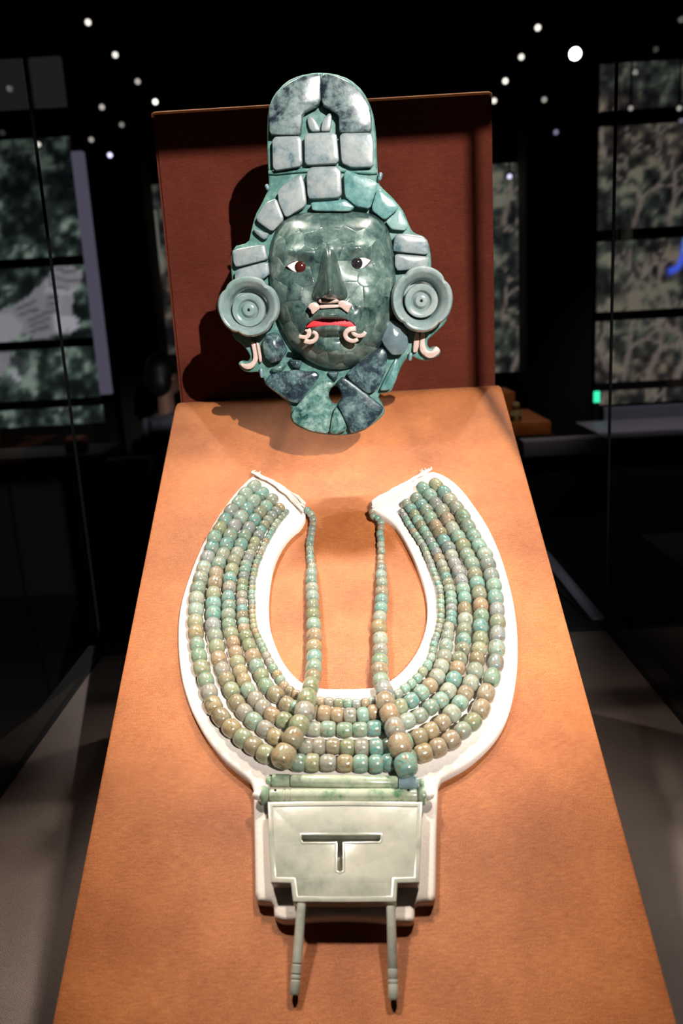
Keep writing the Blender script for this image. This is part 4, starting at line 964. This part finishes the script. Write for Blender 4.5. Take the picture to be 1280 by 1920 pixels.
# left: low cabinet with a small clay box, a label slab
def left_cabinet():
    Y = 4.6; th = thing('dark_cabinet', 'low dark cabinet under the pyramid screen', 'cabinet', (at(60, 870, Y).x, Y + 0.2, 0)); o = th.location
    a = at(-150, 870, Y).x; b = at(195, 870, Y).x; zt_ = at(140, 853, Y).z
    obj('cabinet_top', box_me('cabinet_top', a, b, Y - 0.02, Y + 0.42, zt_ - 0.03, zt_, o, 0.006), plain('cabinet_top', srgb(48, 48, 54), 0.5), th)
    obj('cabinet_body', box_me('cabinet_body', a + 0.02, b - 0.02, Y, Y + 0.4, 0, zt_ - 0.03, o), M['matt_black'], th)
    c = at(144, 838, Y + 0.2); c.z = zt_
    bx = thing('clay_block', 'small reddish clay block on the low dark cabinet', 'block', c)
    obj('block_body', box_me('block_body', c.x - 0.055, c.x + 0.055, c.y - 0.05, c.y + 0.05, zt_, zt_ + 0.07, c, 0.008), plain('clay', srgb(150, 92, 76), 0.8), bx)
    obj('block_lid', box_me('block_lid', c.x - 0.045, c.x + 0.045, c.y - 0.04, c.y + 0.04, zt_ + 0.07, zt_ + 0.082, c, 0.004), plain('clay_lid', srgb(160, 102, 84), 0.8), bx)
    spot('cabinet_fill', (-1.4, 4.0, 2.2), (c.x, c.y, c.z - ZC), 3, 8, 0.8, 0.04, (1.0, 0.85, 0.75))  # weak fill light added for the clay block, no fixture here
    lr = thing('label_rail', 'dim grey label rail beside the visitor', 'label rail', (at(238, 870, 3.4).x, 3.4, 0))
    a = at(196, 870, 3.4).x; b = at(280, 870, 3.4).x
    obj('rail_top', box_me('rail_top', a, b, 3.38, 3.46, at(238, 889, 3.4).z, at(238, 860, 3.4).z, lr.location, 0.004), plain('dim_label', srgb(96, 94, 104), 0.6), lr)
    obj('rail_base', box_me('rail_base', a + 0.02, b - 0.02, 3.4, 3.5, 0, at(238, 888, 3.4).z, lr.location), M['matt_black'], lr)
left_cabinet()

# a young visitor standing in the dark on the left
def visitor():
    Y = 4.6; c = at(309, 703, Y); base = Vector((c.x, Y, 0)); H0 = c.z
    th = thing('person', 'person with dark hair and dark grey shirt standing in the dark beyond the board', 'person', base)
    th.rotation_euler = (0, 0, 2.5)
    def blob(parts, name, mat, vox):
        bm = bmesh.new()
        for p in parts:
            if p[0] == 'e':
                mt = Matrix.Translation(Vector(p[1])) @ Matrix.Diagonal((*p[2], 1)); bmesh.ops.create_uvsphere(bm, u_segments=16, v_segments=12, radius=1, matrix=mt)
            else:
                me_ = tube_me('tmp', p[1], p[2], 10); bm.from_mesh(me_); bpy.data.meshes.remove(me_)
        me_ = bpy.data.meshes.new(name); bm.to_mesh(me_); bm.free()
        for q_ in me_.polygons: q_.use_smooth = True
        o = obj(name, me_, mat, th); rm = o.modifiers.new('remesh', 'REMESH'); rm.mode = 'VOXEL'; rm.voxel_size = vox; rm.use_smooth_shade = True
        sm_ = o.modifiers.new('smooth', 'SMOOTH'); sm_.factor = 0.5; sm_.iterations = 4
        return o
    z = H0; sh = z - 0.235; hip = z - 0.60
    P = [('e', (0, 0, z), (0.074, 0.092, 0.108)), ('e', (0, -0.02, z - 0.06), (0.055, 0.07, 0.055)), ('e', (0, -0.094, z - 0.012), (0.012, 0.018, 0.022)), ('e', (-0.076, 0.005, z - 0.01), (0.008, 0.02, 0.028)), ('e', (0.076, 0.005, z - 0.01), (0.008, 0.02, 0.028)),
         ('e', (0, -0.086, z - 0.052), (0.022, 0.010, 0.007)), ('t', [(0, 0.01, z - 0.06), (0, 0.012, sh + 0.02)], [0.042, 0.05]), ('t', [(0, 0, sh), (0, 0, sh - 0.16), (0, 0, hip)], [0.10, 0.11, 0.105])]
    shirt = [('e', (0, 0, sh - 0.02), (0.15, 0.085, 0.06)), ('t', [(0, 0, sh), (0, 0, sh - 0.16), (0, 0, hip - 0.02)], [0.115, 0.125, 0.122])]
    leg = []
    for s_ in (-1, 1):
        S = (s_ * 0.145, 0, sh - 0.01); E_ = (s_ * 0.185, 0.02, sh - 0.21); W2 = (s_ * 0.185, -0.03, sh - 0.39)
        P.append(('t', [S, E_, W2], [0.042, 0.034, 0.024])); shirt.append(('t', [S, tuple(Vector(S).lerp(Vector(E_), 0.85))], [0.056, 0.050]))
        P.append(('e', (W2[0], W2[1] - 0.005, W2[2] - 0.045), (0.016, 0.032, 0.042)))
        for f_, (dy, ln) in enumerate(((-0.026, 0.055), (-0.010, 0.068), (0.006, 0.064), (0.02, 0.05))):
            P.append(('t', [(W2[0], W2[1] + dy, W2[2] - 0.07), (W2[0] - s_ * 0.004, W2[1] + dy - 0.004, W2[2] - 0.07 - ln * 0.6), (W2[0] - s_ * 0.014, W2[1] + dy - 0.008, W2[2] - 0.07 - ln)], [0.008, 0.0075, 0.006]))
        P.append(('t', [(W2[0], W2[1] - 0.03, W2[2] - 0.035), (W2[0] - s_ * 0.006, W2[1] - 0.05, W2[2] - 0.06), (W2[0] - s_ * 0.01, W2[1] - 0.054, W2[2] - 0.085)], [0.009, 0.008, 0.0065]))
        K = (s_ * 0.07, -0.005, hip * 0.5); A_ = (s_ * 0.075, 0.01, 0.07)
        P.append(('t', [(s_ * 0.06, 0, hip), K, A_], [0.075, 0.05, 0.034])); leg.append(('t', [(s_ * 0.06, 0, hip + 0.02), K, (s_ * 0.075, 0.01, 0.09)], [0.088, 0.068, 0.06]))
        sh_ = blob([('e', (s_ * 0.078, -0.035, 0.035), (0.042, 0.105, 0.036)), ('e', (s_ * 0.078, 0.02, 0.05), (0.04, 0.05, 0.045))], 'shoe', M['matt_black'], 0.008)
    blob(P, 'body', plain('skin', srgb(150, 108, 92), 0.6), 0.0065)
    blob(shirt, 'shirt', plain('grey_shirt', srgb(92, 92, 108), 0.9), 0.010)
    blob(leg, 'trousers', plain('dark_trousers', srgb(30, 32, 40), 0.9), 0.011)
    blob([('e', (0, 0.018, z + 0.022), (0.085, 0.096, 0.105)), ('e', (0, 0.05, z - 0.03), (0.08, 0.065, 0.085)), ('e', (0, -0.055, z + 0.075), (0.06, 0.042, 0.035))], 'hair', plain('dark_hair', srgb(24, 20, 20), 0.5), 0.009)
    for s_ in (-1, 1):
        o = Vector((s_ * 0.031, -0.083, z + 0.004))
        obj('eye', lathe_me('eye', [(0.004, -0.006), (0.011, -0.002), (0.009, 0.004), (0.002, 0.006)], o, (0, -1, 0), (0, 0, 1), 12), plain('eye_dark', srgb(30, 24, 22), 0.2), th)
visitor()

# metal sill strip behind the right rear corner of the showcase
ms = thing('neighbour_case', 'black plinth with a brushed metal edge strip behind the showcase corner', 'plinth', (0.46, 1.6, 0))
obj('plinth_body', box_me('plinth_body', 0.30, 0.62, 1.27, 1.95, 0, DZ - 0.006, ms.location, 0.004), M['matt_black'], ms)
obj('metal_strip', box_me('metal_strip', 0.368, 0.392, 1.27, 1.80, DZ - 0.006, DZ, ms.location, 0.002), M['metal'], ms)

# ------------------------------------------------------------------ ceiling spotlights in view
M['lamp'] = {}
def lampm(col, s):
    k = (col, s)
    if k not in M['lamp']: M['lamp'][k] = emit('lamp_lens', col, s)
    return M['lamp'][k]
W_ = (1.0, 0.93, 0.82, 1); LV = (0.75, 0.7, 1.0, 1)
spots_px = [((165,42), 5.2, W_, 1.3, 'topmost spotlight of the slanting row on the left'), ((216,103), 5.4, W_, 1.2, 'second spotlight down the slanting row on the left'), ((258,153), 5.6, W_, 0.5, 'third dimmer spotlight down the slanting row on the left'),
            ((291,191), 5.8, W_, 2.2, 'bright spotlight just above the left corner of the upright board'), ((191,201), 5.8, W_, 0.5, 'dim warm spotlight above the lavender screen edge'), ((228,234), 6.0, W_, 0.22, 'faintest spotlight left of the upright board'),
            ((171,262), 6.0, W_, 0.35, 'faint spotlight beside the top of the pyramid screen'), ((72,271), 6.0, W_, 0.8, 'warm spotlight before the pyramid screen'), ((206,291), 6.0, LV, 1.6, 'violet tinted spotlight left of the upright board'),
            ((1008,52), 5.2, W_, 1.4, 'topmost spotlight of the slanting row on the right'), ((977,107), 5.4, W_, 1.2, 'second spotlight down the slanting row on the right'), ((947,152), 5.6, W_, 1.6, 'third spotlight down the slanting row on the right'),
            ((926,189), 5.8, W_, 1.2, 'spotlight touching the right edge of the upright board'), ((1020,187), 5.8, W_, 0.35, 'dim spotlight under the brightest lamp'), ((955,331), 6.0, LV, 1.2, 'violet tinted spotlight right of the upright board'),
            ((1182,203), 6.2, W_, 0.35, 'dim spotlight before the roots screen left of its glass seam'), ((1273,203), 6.2, W_, 0.4, 'dim spotlight before the roots screen at the right edge'), ((1042,248), 6.0, LV, 0.25, 'dim violet spotlight between the right pillar and the board')]
def ceiling_spot(px, py, Y, col, s, label, r_=0.017):
    p = at(px, py, Y); th = thing('ceiling_spotlight', label, 'spotlight', (p.x, p.y, 4.1), 'ceiling spotlights')
    d = (Vector((0, 0, ZC)) - p); d.z -= 0.6; d.normalize()
    obj('housing', lathe_me('housing', [(r_ * 0.9, -0.14), (r_ * 1.25, -0.13), (r_ * 1.3, 0.0), (r_ * 1.1, 0.005), (r_ * 1.05, -0.004), (r_ * 0.3, -0.004)], p, d, (0, 0, 1), 16, th.location), M['matt_black'], th)
    obj('lens', lathe_me('lens', [(r_, -0.006), (r_, -0.002), (r_ * 0.7, 0.002), (r_ * 0.1, 0.004)], p, d, (0, 0, 1), 16, th.location), lampm(col, s), th)
    t = p - d * 0.08; obj('stem', tube_me('stem', [t, (t.x, t.y, 4.1)], 0.007, 8, th.location), M['matt_black'], th)
for (px, py), Y, col, s, lb in spots_px: ceiling_spot(px, py, Y, col, s, lb)
ceiling_spot(1078, 101, 5.0, (0.93, 0.97, 1.0, 1), 40.0, 'brightest bluish white spotlight at the upper right', 0.03)
